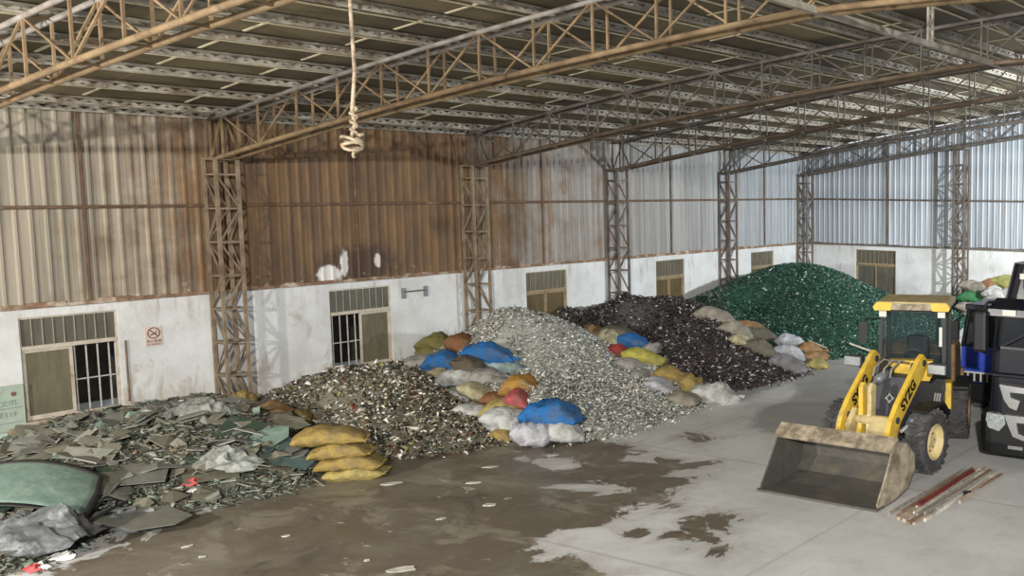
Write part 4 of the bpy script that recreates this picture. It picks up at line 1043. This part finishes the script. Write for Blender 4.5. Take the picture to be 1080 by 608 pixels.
for i, dx in enumerate((-.25, -.05, .1)):
    MB().path([(dx, .75, 1.78), (dx-.06, .5, 1.86), (dx-.1, .22, 1.74), (dx-.08, .12, 1.6)], .018, 6).build('hydraulic_hose', M_['hose'], ld)
# front frame with the dark cover that carries the emblem
MB().prism([(-.30, .45), (.55, .45), (.72, 1.85), (.42, 1.85), (.30, 1.55), (-.05, .95), (-.30, .80)], 0, -.40, -.34).build('frame_plate', M_['ldark'], ld)
MB().prism([(-.30, .45), (.55, .45), (.72, 1.85), (.42, 1.85), (.30, 1.55), (-.05, .95), (-.30, .80)], 0, .30, .36).build('frame_plate', M_['ldark'], ld)
cov = MB().prism([(.05, .75), (.62, .75), (.62, 1.60), (.24, 1.60), (.10, 1.2)], 0, -.33, .29).build('front_cover', M_['ldark'], ld)
em = MB()
for i in range(4):
    a = math.pi/4+i*math.pi/2; c = Vector((math.cos(a)*.05, 0, math.sin(a)*.05)); d_ = Vector((-math.sin(a)*.055, 0, math.cos(a)*.055)); em.bar(c-d_, c+d_*1.3, .012, .028, up=(0, 1, 0))
em.build('emblem', M_['plate_white'], cov, (.05, .06, 1.24), (-.2, 0, .0))
MB().box((0, .1, .56), (.5, 1.0, .3)).build('front_axle', M_['lblack'], ld)
for y in (0, 2.35): MB().tube((-.75, y, .56), (.75, y, .56), .13, 12).build('axle', M_['lblack'], ld)
MB().span((-.35, .4, .45), (.35, 3.6, .85)).build('chassis', M_['lblack'], ld)
for s_ in (1,):
    bevel(MB().prism([(-.30, 1.16), (-.05, 1.22), (.42, 1.20), (.62, 1.02), (.66, .92), (.60, .92), (.40, 1.14), (-.05, 1.18), (-.30, 1.12)], 0, .66, 1.0).build('front_fender', M_['lblack'], ld), .01, 1)
# cab
CY0, CY1 = 1.12, 2.25
MB().span((-.42, .90, 1.42), (.42, 1.12, 1.80)).build('dash_panel', M_['lyellow'], ld)
cab = MB()
hw = .62
for x in (-hw, hw):
    cab.bar((x, CY0, 1.20), (x*.97, CY0+.10, 2.74), .075, .075); cab.bar((x, CY1, 1.20), (x*.97, CY1, 2.74), .09, .09)
    cab.span((x-.03, CY0, .95), (x+.03, CY1, 1.25))
cab.span((-hw, CY0-.03, .95), (hw, CY0+.03, 1.62)); cab.span((-hw, CY1-.03, .95), (hw, CY1+.03, 1.7)); cab.span((-hw, CY0, .9), (hw, CY1, .96)); cab.bar((-hw, CY0+.1, 2.72), (hw, CY0+.1, 2.72), .07); cab.bar((-hw, CY1, 2.72), (hw, CY1, 2.72), .07)
cabo = cab.build('cab_frame', M_['lblack'], ld)
wsh = MB(); wsh._add([(-hw+.04, CY0+.01, 1.62), (hw-.04, CY0+.01, 1.62), (hw-.05, CY0+.09, 2.70), (-hw+.05, CY0+.09, 2.70), (-hw+.04, CY0+.02, 1.62), (hw-.04, CY0+.02, 1.62), (hw-.05, CY0+.10, 2.70), (-hw+.05, CY0+.10, 2.70)], [(0, 1, 2, 3), (7, 6, 5, 4), (0, 4, 5, 1), (1, 5, 6, 2), (2, 6, 7, 3), (3, 7, 4, 0)])
wsh.build('windscreen', M_['cabglass'], cabo)
for x in (-hw, hw):
    MB().span((x*.985-.004, CY0+.12, 1.27), (x*.985+.004, CY1-.06, 2.68)).build('side_window', M_['cabglass'], cabo)
MB().span((-hw+.05, CY1-.004, 1.72), (hw-.05, CY1+.004, 2.68)).build('rear_window', M_['cabglass'], cabo)
rf = MB(); rf.prism([(-.70, 2.74), (-.74, 2.80), (-.66, 2.90), (.66, 2.90), (.74, 2.80), (.70, 2.74)], 1, CY0-.12, CY1+.12); rfo = bevel(rf.build('cab_roof', M_['lcream'], ld), .03, 2)
for s_ in (-1, 1): MB().prism([(s_*.40, 2.735), (s_*.36, 2.89), (s_*.66, 2.895), (s_*.735, 2.80), (s_*.70, 2.735)], 1, CY0-.155, CY0-.115).build('roof_visor', M_['lyellow'], rfo)
MB().span((-.40, CY0-.15, 2.75), (.40, CY0-.118, 2.87)).build('visor_strip', M_['bucketlip'], rfo)
for s_ in (-1, 1): MB().span((s_*.56-.07, CY0-.04, 2.60), (s_*.56+.07, CY0-.01, 2.71)).build('cab_marker', M_['plate_white'], cabo)
MB().span((.52, CY0-.03, 2.05), (.58, CY0-.012, 2.42)).build('paper_notice', M_['plate_white'], cabo)
seat = MB(); seat.span((-.22, 1.7, 1.2), (.22, 2.15, 1.45)); seat.span((-.22, 2.1, 1.4), (.22, 2.25, 2.1)); bevel(seat.build('seat', M_['lblack'], cabo), .04, 2)
st = MB(); st.tube((0, 1.25, 1.3), (0, 1.42, 1.78), .03, 8)
st.path([(.19*math.cos(a), 1.42-.06*math.sin(a), 1.78+.17*math.sin(a)) for a in np.linspace(0, 2*math.pi, 17)], .018, 6); st.build('steering_wheel', M_['ldark'], cabo)
# work lamps on brackets
for x, y in ((-1.02, .55), (.78, .50)):
    lb = MB().span((x-.19, y, 1.66), (x+.19, y+.16, 1.86)).build('work_lamp', M_['ldark'], ld); bevel(lb, .02, 2)
    MB().span((x-.17, y-.02, 1.68), (x+.17, y+.002, 1.84)).build('lamp_lens', M_['lampglass'], lb)
    MB().bar((x*.7, .75, 1.5), (x, y+.1, 1.70), .04).build('lamp_bracket', M_['lblack'], lb)
# mirrors
for s_ in (-1,):
    m_ = MB().span((s_*.92-.08, .98, 2.10), (s_*.92+.08, 1.02, 2.50)).build('mirror', M_['lblack'], ld); MB().path([(s_*.62, 1.15, 2.55), (s_*.88, 1.02, 2.56), (s_*.92, 1.0, 2.5)], .014, 6).build('mirror_arm', M_['lblack'], m_)
# rear body
hood = MB().prism([(2.28, .80), (3.75, .80), (3.85, 1.0), (3.82, 1.62), (3.6, 1.80), (2.28, 1.92)], 0, -.74, .74).build('engine_hood', M_['lbrown'], ld); bevel(hood, .05, 2)
MB().span((.62, 1.12, .85), (.76, 1.5, 1.35)).build('tool_box', M_['lyellow'], ld); MB().span((-.78, 1.12, .55), (-.62, 1.75, 1.16)).build('tool_box', M_['lyellow'], ld)
MB().span((-.8, 3.85, .45), (.8, 4.05, 1.15)).build('counterweight', M_['lbrown'], ld)
for s_ in (-1, 1): MB().prism([(1.75, 1.16), (2.95, 1.16), (3.02, .95), (2.97, .93), (2.9, 1.11), (1.75, 1.11)], 0, s_*.64 if s_ > 0 else -1.04, 1.04 if s_ > 0 else -.64).build('rear_fender', M_['lblack'], ld)
MB().tube((.3, 3.2, 1.8), (.3, 3.2, 2.3), .05, 10).build('exhaust', M_['lblack'], ld)

# the rear half is steered a little to one side about the articulation joint
PIV = Matrix.Translation((0, 1.0, 0)) @ Matrix.Rotation(math.radians(20), 4, 'Z') @ Matrix.Translation((0, -1.0, 0))
REAR = ('dash_panel', 'cab_frame', 'cab_roof', 'mirror', 'engine_hood', 'tool_box', 'counterweight', 'rear_fender', 'exhaust', 'chassis')
for o in ld.children:
    if o.name.split('.')[0] in REAR or (o.name.split('.')[0] in ('tyre', 'axle') and (o.location.y > 1 or (o.name.startswith('axle') and o.data.vertices[0].co.y > 1))):
        o.matrix_local = PIV @ o.matrix_basis

# ------------------------------------------------------------------ black truck
M_['navy'] = simple('black_blue_truck_paint', rgb(24, 25, 34), .25, 0, .1)
M_['blackplastic'] = simple('black_plastic', rgb(17, 18, 20), .5, 0, .15)
M_['truckblue'] = simple('bright_blue_truck_paint', rgb(64, 90, 206), .3, 0, .08)
M_['tglass'] = pane_mat('truck_glass', rgb(20, 24, 28), .8); M_['tglass'].node_tree.nodes['Principled BSDF'].inputs['Roughness'].default_value = .05
TX, TY = 16.98, 3.9
tk = thing('truck', 'black heavy truck with chrome grille at the right edge', 'truck', (TX, TY, 0))
W2 = 2.46
def wrap(y0, y1, z0, z1, inset0=.0, inset1=.0, r=.22):
    """closed cab slab with rounded front corners, from z0 to z1"""
    mb = MB()
    def ring(i): 
        o = []
        for k in range(5): a = math.pi+math.pi/2*k/4; o.append((i+r+r*math.cos(a), y0+i*.8+r+r*math.sin(a)))
        for k in range(5): a = -math.pi/2+math.pi/2*k/4; o.append((W2-i-r+r*math.cos(a), y0+i*.8+r+r*math.sin(a)))
        return o+[(W2-i, y1), (i, y1)]
    a, b = ring(inset0), ring(inset1); n = len(a)
    mb._add([(x, y, z0) for x, y in a]+[(x, y, z1) for x, y in b], [tuple(range(n))[::-1], tuple(range(n, 2*n))]+[(i, (i+1) % n, n+(i+1) % n, n+i) for i in range(n)])
    return mb
body = wrap(-.08, 2.3, .86, 2.16, .17, .20).build('cab_body', M_['navy'], tk)
wrap(-.09, 2.3, 2.16, 2.92, .20, .28).build('cab_upper', M_['navy'], tk)
fair = wrap(.12, 2.1, 2.92, 3.68, .28, .42, .3).build('roof_fairing', M_['navy'], tk)
MB().span((.75, .30, 3.25), (1.7, .52, 3.55)).build('fairing_vent', M_['lblack'], fair)
MB().span((.70, .26, 3.42), (.95, .30, 3.52)).build('fairing_label', M_['plate_white'], fair)
bumper = wrap(-.02, 1.3, .24, .88, .0, .0, .3).build('bumper', M_['blackplastic'], tk)
ws = MB(); ws._add([(.32, .135, 2.20), (W2-.32, .135, 2.20), (W2-.38, .185, 2.74), (.38, .185, 2.74), (.32, .16, 2.2), (W2-.32, .16, 2.2), (W2-.38, .21, 2.74), (.38, .21, 2.74)], [(0, 1, 2, 3), (7, 6, 5, 4), (0, 4, 5, 1), (1, 5, 6, 2), (2, 6, 7, 3), (3, 7, 4, 0)])
MB().prism([(.06, 2.10), (-.06, 2.84), (.26, 2.96)], 0, .2, .21)
wso = ws.build('windscreen', M_['tglass'], tk, (0, -.07, 0))
for k in range(2): MB().bar((.5+k*.8, .055, 2.22), (1.0+k*.8, .075, 2.50), .02, .02).build('wiper', M_['lblack'], wso)
vis = MB().prism([(-.16, 2.78), (-.14, 2.90), (.26, 3.06), (.26, 2.86)], 0, .26, W2-.26).build('sun_visor', M_['navy'], tk)
MB().span((.55, -.175, 2.80), (.80, -.155, 2.90)).build('visor_label', M_['plate_white'], vis)
# mirrors
for s_, x in ((-1, .17), (1, W2-.17)):
    mr = bevel(MB().span((x-.13+s_*.02, -.28, 2.12), (x+.13+s_*.02, -.10, 2.86)).build('mirror', M_['lblack'], tk), .05, 2)
    MB().path([(x+s_*.02, -.16, 2.86), (x-s_*.05, -.05, 3.0), (x-s_*.25, .30, 3.0)], .03, 8).build('mirror_arm', M_['lblack'], mr)
    MB().path([(x+s_*.02, -.16, 2.12), (x-s_*.03, .06, 2.05)], .025, 8).build('mirror_arm', M_['lblack'], mr)
# grille: dark recess with chrome frames
gr = MB().span((.50, .0, .96), (W2-.50, .07, 1.56)).build('grille', M_['lblack'], tk)
for s_ in (-1, 1):
    c = W2/2; X = lambda v: c+s_*(c-v)*-1 if s_ < 0 else c+(c-v)
    def pp(pts): return [(X(a) if s_ > 0 else a, b) for a, b in pts]
    MB().prism(pp([(.46, 1.52), (.95, 1.50), (.95, 1.40), (.66, 1.40), (.68, 1.30), (.86, 1.26), (.80, 1.08), (.66, 1.12), (.55, 1.26)]), 1, -.05, .03).build('chrome_frame', M_['chrome'], gr)
    MB().prism(pp([(.57, .98), (1.1, .98), (1.1, .86), (.80, .86), (.84, .66), (.98, .62), (.96, .54), (.74, .60), (.64, .80)]), 1, -.06, .02).build('chrome_frame', M_['chrome'], gr)
    hl_ = MB().prism(pp([(.22, .98), (.56, .96), (.58, .80), (.46, .66), (.28, .70), (.20, .84)]), 1, -.03, .10).build('headlight', M_['lampglass'], tk)
    for (a, b, r_) in ((.32, .78, .08), (.33, .92, .05), (.47, .88, .06)):
        MB().lathe([(-.05, r_), (-.02, r_*.9), (.02, r_*.3), (.02, .001)], 16, 'y', (pp([(a, b)])[0][0], -.01, b)).build('lamp_reflector', M_['chrome'], hl_)
    MB().span((min(pp([(.64, 0)])[0][0], pp([(.92, 0)])[0][0]), -.04, .36), (max(pp([(.64, 0)])[0][0], pp([(.92, 0)])[0][0]), 0, .42)).build('fog_lamp', M_['chrome'], bumper)
MB().span((1.05, -.06, 1.14), (W2-1.05, -.02, 1.42)).build('grille_bars', M_['chrome'], gr)
MB().prism([(.10, 1.62), (.02, 1.66), (.02, 1.70), (.10, 1.74)], 0, .3, W2-.3).build('crease_strip', M_['navy'], tk)
MB().span((.12, .25, 1.0), (.125, .9, 1.6))
for s_, x in ((-1, .045), (1, W2-.045)): MB().span((x-.006, .75, 2.12), (x+.006, 1.7, 2.78)).build('side_window', M_['tglass'], tk)
MB().span((.75, .8, .45), (W2-.75, 8.6, .86)).build('chassis', M_['lblack'], tk)
for (y, r_) in ((1.25, .5), (5.9, .5), (7.2, .5)):
    for s_, x in ((-1, .22), (1, W2-.22)): wheel(tk, (x, y, .5), .5, .30, M_['ldark'], s_)
bed = MB(); bed.span((.05, 2.7, .95), (W2-.05, 8.7, 1.08)); bed.span((.05, 2.7, 1.08), (.11, 8.7, 2.3)); bed.span((W2-.11, 2.7, 1.08), (W2-.05, 8.7, 2.3)); bed.span((.11, 2.7, 1.08), (W2-.11, 2.76, 2.5)); bed.span((.11, 8.64, 1.08), (W2-.11, 8.7, 2.3)); bed.build('cargo_bed', M_['navy'], tk)

# ------------------------------------------------------------------ blue light truck behind the loader
BXT, BYT = 15.02, 7.5
bt = thing('truck', 'bright blue light truck half hidden behind the loader and the black truck', 'truck', (BXT, BYT, 0))
W3 = 1.88
lower = bevel(MB().prism([(.0, .62), (-.02, 1.0), (.02, 1.54), (1.6, 1.54), (1.6, .62)], 0, 0, W3).build('cab_body', M_['truckblue'], bt), .06, 3)
up = MB()
for x in (.04, W3-.04): up.bar((x, .06, 1.5), (x*.96+.03, .34, 2.34), .09, .09); up.bar((x, 1.55, 1.5), (x, 1.5, 2.34), .10, .10)
up.span((.0, .24, 2.32), (W3, 1.6, 2.45)); up.span((.04, 1.5, 1.5), (W3-.04, 1.58, 2.34)); upo = bevel(up.build('cab_upper', M_['navy'], bt), .02, 2)
wq = MB(); wq._add([(.08, .06, 1.54), (W3-.08, .06, 1.54), (W3-.1, .33, 2.32), (.1, .33, 2.32), (.08, .08, 1.54), (W3-.08, .08, 1.54), (W3-.1, .35, 2.32), (.1, .35, 2.32)], [(0, 1, 2, 3), (7, 6, 5, 4), (0, 4, 5, 1), (1, 5, 6, 2), (2, 6, 7, 3), (3, 7, 4, 0)]); wq.build('windscreen', M_['tglass'], upo)
gq = MB().span((.02, -.06, .76), (W3-.02, -.02, .98)).build('grille', M_['blackplastic'], bt)
MB().span((.02, -.09, .955), (W3-.02, -.05, .99)).build('grille_trim', M_['plate_white'], gq)
for i in range(12): MB().span((.06+i*.155, -.09, .78), (.095+i*.155, -.055, .955)).build('grille_bar', M_['plate_white'], gq)
MB().path([(.30, -.035, 1.18), (.45, -.04, 1.14), (.6, -.035, 1.2)], .02, 6).build('hood_handle', M_['truckblue'], lower)
bevel(MB().span((-.02, -.12, .34), (W3+.02, .3, .74)).build('bumper', M_['blackplastic'], bt), .04, 2)
for x in (.2, W3-.2): MB().lathe([(-.14, .10), (-.10, .10), (-.10, .001)], 14, 'y', (x, 0, .62)).build('headlight', M_['lampglass'], bt)
for x in (-.1, W3+.1):
    mr = MB().span((x-.08, -.08, 1.65), (x+.08, .0, 2.1)).build('mirror', M_['lblack'], bt); MB().path([(x, -.03, 2.1), (x*.9+.08, .2, 2.2)], .02, 6).build('mirror_arm', M_['lblack'], mr)
MB().span((.5, .4, .4), (W3-.5, 5.0, .66)).build('chassis', M_['lblack'], bt)
for y in (.85, 3.9):
    for s_, x in ((-1, .18), (1, W3-.18)): wheel(bt, (x, y, .40), .40, .24, M_['ldark'], s_)
bb = MB(); bb.span((0, 1.75, .7), (W3, 5.1, .8)); bb.span((0, 1.75, .8), (.05, 5.1, 1.5)); bb.span((W3-.05, 1.75, .8), (W3, 5.1, 1.5)); bb.span((.05, 1.75, .8), (W3-.05, 1.8, 1.9)); bb.span((.05, 5.05, .8), (W3-.05, 5.1, 1.5)); bb.build('cargo_bed', M_['truckblue'], bt)

# ------------------------------------------------------------------ timber strips on the floor
wc = {'pale': rgb(178, 160, 142), 'brown': rgb(136, 112, 94), 'red': rgb(122, 52, 48), 'grey': rgb(150, 146, 138), 'white': rgb(206, 198, 184)}
WM = {k: simple('timber_'+k, c, .8, 0, .2, tuple(x*.55 for x in c[:3])+(1,), .4, 9, .3) for k, c in wc.items()}
strips = [(16.98, .55, 17.02, 3.35, 'grey', .025, 'thin grey strip set apart on the left of the timber bundle'), (17.15, .50, 17.10, 3.50, 'brown', .05, 'brown timber strip, leftmost of the bundle'), (17.22, .42, 17.20, 3.45, 'pale', .06, 'pale timber strip second in the bundle'),
          (17.28, .95, 17.27, 3.1, 'red', .075, 'dark red strip lying on top of the timber bundle'), (17.33, .38, 17.32, 3.60, 'pale', .06, 'pale timber strip under the dark red one'), (17.40, .45, 17.36, 3.35, 'white', .045, 'whitish timber strip right of the dark red one'),
          (17.44, .30, 17.44, 3.5, 'brown', .055, 'brown timber strip right of the whitish one'), (17.52, .35, 17.50, 3.55, 'pale', .05, 'long pale timber strip near the bundle right edge'), (17.58, .55, 17.58, 3.3, 'white', .04, 'whitish strip at the bundle right edge'), (17.62, 1.9, 17.70, 3.4, 'brown', .045, 'short brown strip at the far right of the bundle'), (17.70, 1.6, 17.62, 3.0, 'pale', .04, 'short pale strip at the far right of the bundle')]
for i in range(9):
    xa = 17.12+.055*i+rng.uniform(-.02, .02); strips.append((xa, .6+rng.uniform(-.25, 1.2), xa+rng.uniform(-.08, .08), 3.4-rng.uniform(0, .9), rng.choice(['pale', 'brown', 'grey', 'white']), .03, ['thin broken timber strip scattered in the bundle, %s from the left' % q for q in ('first', 'second', 'third', 'fourth', 'fifth', 'sixth', 'seventh', 'eighth', 'ninth')][i]))
for i, (xa, ya, xb, yb, c, w, l) in enumerate(strips):
    z = .0 if i < 11 and c != 'red' else (.085 if c == 'red' else .05)
    h = .035 if i % 2 else .05
    mb = MB(); k = 5; P_ = [(xa+(xb-xa)*t+rng.uniform(-.012, .012), ya+(yb-ya)*t, z+h/2) for t in np.linspace(0, 1, k)]
    for q in range(k-1): mb.bar(P_[q], P_[q+1], w, h)
    tag(mb.build('timber_strip', WM[c]), l, 'timber', 'timber strips on the floor')
tag(MB().path([(17.52, 2.05, .04), (17.6, 2.0, .05), (17.66, 2.1, .03)], .04, 8).build('metal_scrap', M_['lblack']), 'small black metal scrap by the timber bundle', 'scrap')

# ------------------------------------------------------------------ poles, litter
def pole(label, a, b, r, mat): return tag(MB().path([a, b], r, 8).build('wooden_pole', mat), label, 'pole')
ha, hb_ = hit(334, 448), hit(442, 455)
pole('pale wooden pole lying on the mixed heap beside the yellow sacks', ha+np.array([0, 0, .05]), hb_+np.array([0, 0, .05]), .03, WM['white'])
ha, hb_ = hit(853, 361), hit(872, 369); pole('short white pole at the foot of the green heap near the tan sacks', ha+np.array([0, 0, .04]), hb_+np.array([0, 0, .04]), .03, WM['white'])
ha, hb_ = hit(896, 364), hit(921, 373); pole('white pole at the foot of the green heap beside the loader', ha+np.array([0, 0, .04]), hb_+np.array([0, 0, .04]), .03, WM['white'])
ha, hb_ = hit(533, 406), hit(562, 420); pole('thin stick lying across the orange sack', ha+np.array([.25, -.2, .28]), hb_+np.array([.25, -.2, .28]), .018, WM['pale'])
def litter(i, u, v, w, h, label):
    g = ground(u, v); s_ = px_per_m(g); n = 9; vs = [(0, 0, .012)]; w /= s_*2; h /= s_*.55
    for k in range(n): a = 2*math.pi*k/n; q = rng.uniform(.7, 1.15); vs.append((math.cos(a)*w*q, math.sin(a)*h*q*.5, .006+.012*rng.random()))
    vs += [(x, y, 0) for x, y, z in vs[1:]]
    fs = [(0, 1+k, 1+(k+1) % n) for k in range(n)]+[(1+k, 1+n+k, 1+n+(k+1) % n, 1+(k+1) % n) for k in range(n)]
    me = bpy.data.meshes.new('plastic_scrap'); me.from_pydata(vs, [], fs); me.materials.append(M_['litter']); me.update()
    d = ray(u, v); o = add('plastic_scrap', me, None, (g[0], g[1], .002), (0, 0, math.atan2(-d[0], d[1])+rng.uniform(-.2, .2))); tag(o, label, 'litter', 'pale scraps on the wet floor')
M_['litter'] = simple('pale_plastic_litter', rgb(190, 186, 174), .5, 0, .12, rgb(150, 146, 134), .4, 8)
for i, it in enumerate([(412, 511, 20, 5, 'pale plastic scrap on the wet floor right of the yellow sack stack'), (517, 493, 16, 4, 'pale scrap on the wet floor below the white sacks'), (517, 533, 14, 7, 'crumpled pale scrap in the middle of the wet floor'), (465, 548, 10, 3, 'small pale scrap left of the crumpled one'), (302, 566, 10, 3, 'small pale scrap on the wet floor below the near heap'), (422, 602, 34, 8, 'large oval pale scrap at the bottom edge of the frame'), (387, 592, 7, 3, 'tiny pale scrap left of the large oval one'), (198, 577, 11, 3, 'pale scrap near the lower left wet edge'), (213, 588, 9, 3, 'small pale scrap below the lower left one'), (500, 510, 18, 3, 'thin pale scrap across the wet floor'), (583, 481, 12, 3, 'thin pale scrap near the front white sack')]): litter(i, *it)

# ------------------------------------------------------------------ rope, signs, bracket, wall scrap
M_['rope'] = simple('dirty_rope', rgb(186, 170, 146), .85, 0, .15, rgb(140, 116, 88), .45, 12)
rp = thing('hanging_rope', 'knotted rope hanging from the roof in front of the long truss', 'rope', (9.5, -2.95, 5.55))
zr = 8.04-5.55
MB().path([(.14, 0, zr+.02), (.10, 0, zr-.25), (.12, .01, 1.2), (.03, 0, .62), (.05, .02, .42), (-.01, 0, .22)], .028, 8).build('rope_line', M_['rope'], rp, smooth=True)
MB().path([(.06+.05*math.cos(k*1.1), .05*math.sin(k*1.1), .66-.022*k) for k in range(20)], .022, 6).build('twist', M_['rope'], rp, smooth=True)
MB().path([(.17*math.cos(k*.55)*(1-.012*k), .15*math.sin(k*.55), .24-.006*k+.03*math.sin(k*.9)) for k in range(40)], .026, 6).build('coil', M_['rope'], rp, smooth=True)
MB().path([(.05, 0, .05), (0, 0, -.06), (.03, 0, -.10)], .025, 6).build('tail', M_['rope'], rp, smooth=True)
# no-smoking sign on the side wall: local x -> world y, facing +x
M_['signpaper'] = simple('faded_pink_sign', rgb(206, 186, 176), .6, 0, .06); M_['signink'] = simple('dark_red_sign_ink', rgb(98, 66, 62), .6, 0, .05); M_['signblack'] = simple('sign_black_ink', rgb(60, 54, 52), .6, 0, .05)
sg = thing('no_smoking_sign', 'faded pink no smoking sign on the white wall', 'sign', (.002, -1.39, 1.765), math.pi/2)
def up_(me, parent, x, y, z, mat=None, name='lettering', rot=0.0): return add(name, me, parent, (x, y, z), (math.pi/2, 0, rot))
MB().span((-.16, -.012, -.215), (.16, -.0, .215)).build('sign_board', M_['signpaper'], sg)
MB().path([(.112*math.cos(a), -.014, .075+.112*math.sin(a)) for a in np.linspace(0, 2*math.pi, 33)], .011, 6).build('ring', M_['signink'], sg)
MB().bar((-.078, -.015, .153), (.078, -.015, -.003), .020, .006, up=(0, 1, 0)).build('slash', M_['signink'], sg)
MB().bar((-.065, -.014, .03), (.055, -.014, .075), .022, .004, up=(0, 1, 0)).build('cigarette', M_['signblack'], sg)
MB().path([(.055, -.014, .085), (.045, -.014, .105), (.062, -.014, .125)], .006, 5).build('smoke_mark', M_['signblack'], sg)
up_(text_mesh('禁止吸烟', .072, M_['signink'], .001), sg, 0, -.014, -.105); up_(text_mesh('NO SMOKING', .042, M_['signblack'], .001), sg, 0, -.014, -.172)
# pale green notice board
M_['board'] = simple('pale_green_board', rgb(164, 178, 164), .6, 0, .08, rgb(146, 154, 140), .4, 5); M_['boardink'] = simple('board_green_ink', rgb(112, 130, 118), .6); M_['boardred'] = simple('board_brown_ink', rgb(120, 84, 76), .6)
bd = thing('notice_board', 'pale green notice board on the wall left of the window', 'board', (.02, -4.06, .70), math.pi/2)
MB().span((-.40, -.03, -.46), (.36, .0, .43)).build('board_panel', M_['board'], bd)
for x in (-.12, .20): MB().lathe([(-.036, .001), (-.036, .045), (-.03, .045)], 18, 'y', (x, 0, .26)).build('emblem', M_['boardred'], bd)
up_(text_mesh('注意文明', .13, M_['boardink'], .001), bd, -.02, -.032, .08); up_(text_mesh('火警119', .13, M_['boardink'], .001), bd, 0, -.032, -.14)
for z in (-.01, -.30): MB().span((-.36, -.034, z-.006), (.33, -.03, z+.006)).build('rule_line', M_['boardink'], bd)
# steel bracket on the wall
br_ = thing('wall_bracket', 'small pale steel bracket on the white wall right of the second window', 'bracket', (.0, 4.88, 2.16), math.pi/2)
for x in (-.33, .33): MB().span((x-.05, -.05, -.14), (x+.05, -.0, .14)).build('bracket_plate', M_['ram'], br_)
MB().bar((-.33, -.06, .04), (.33, -.06, .04), .03).build('bracket_rod', M_['column_grey'], br_)
# dark stain box under the board
tag(bevel(MB().prism([(-.08, -.1), (.06, -.12), (.09, .06), (.02, .13), (-.07, .1)], 0, .0, .12).build('rusty_box', M_['column_rust'], None, (.0, -3.92, .16)), .02, 2), 'rusty small box on the wall under the green notice board', 'box')
tag(MB().path([(.03, -1.93, .45), (.03, -1.93, 1.75)], .018, 8).build('wall_pipe', M_['column_rust']), 'thin rusty pipe on the wall right of the first window', 'pipe')
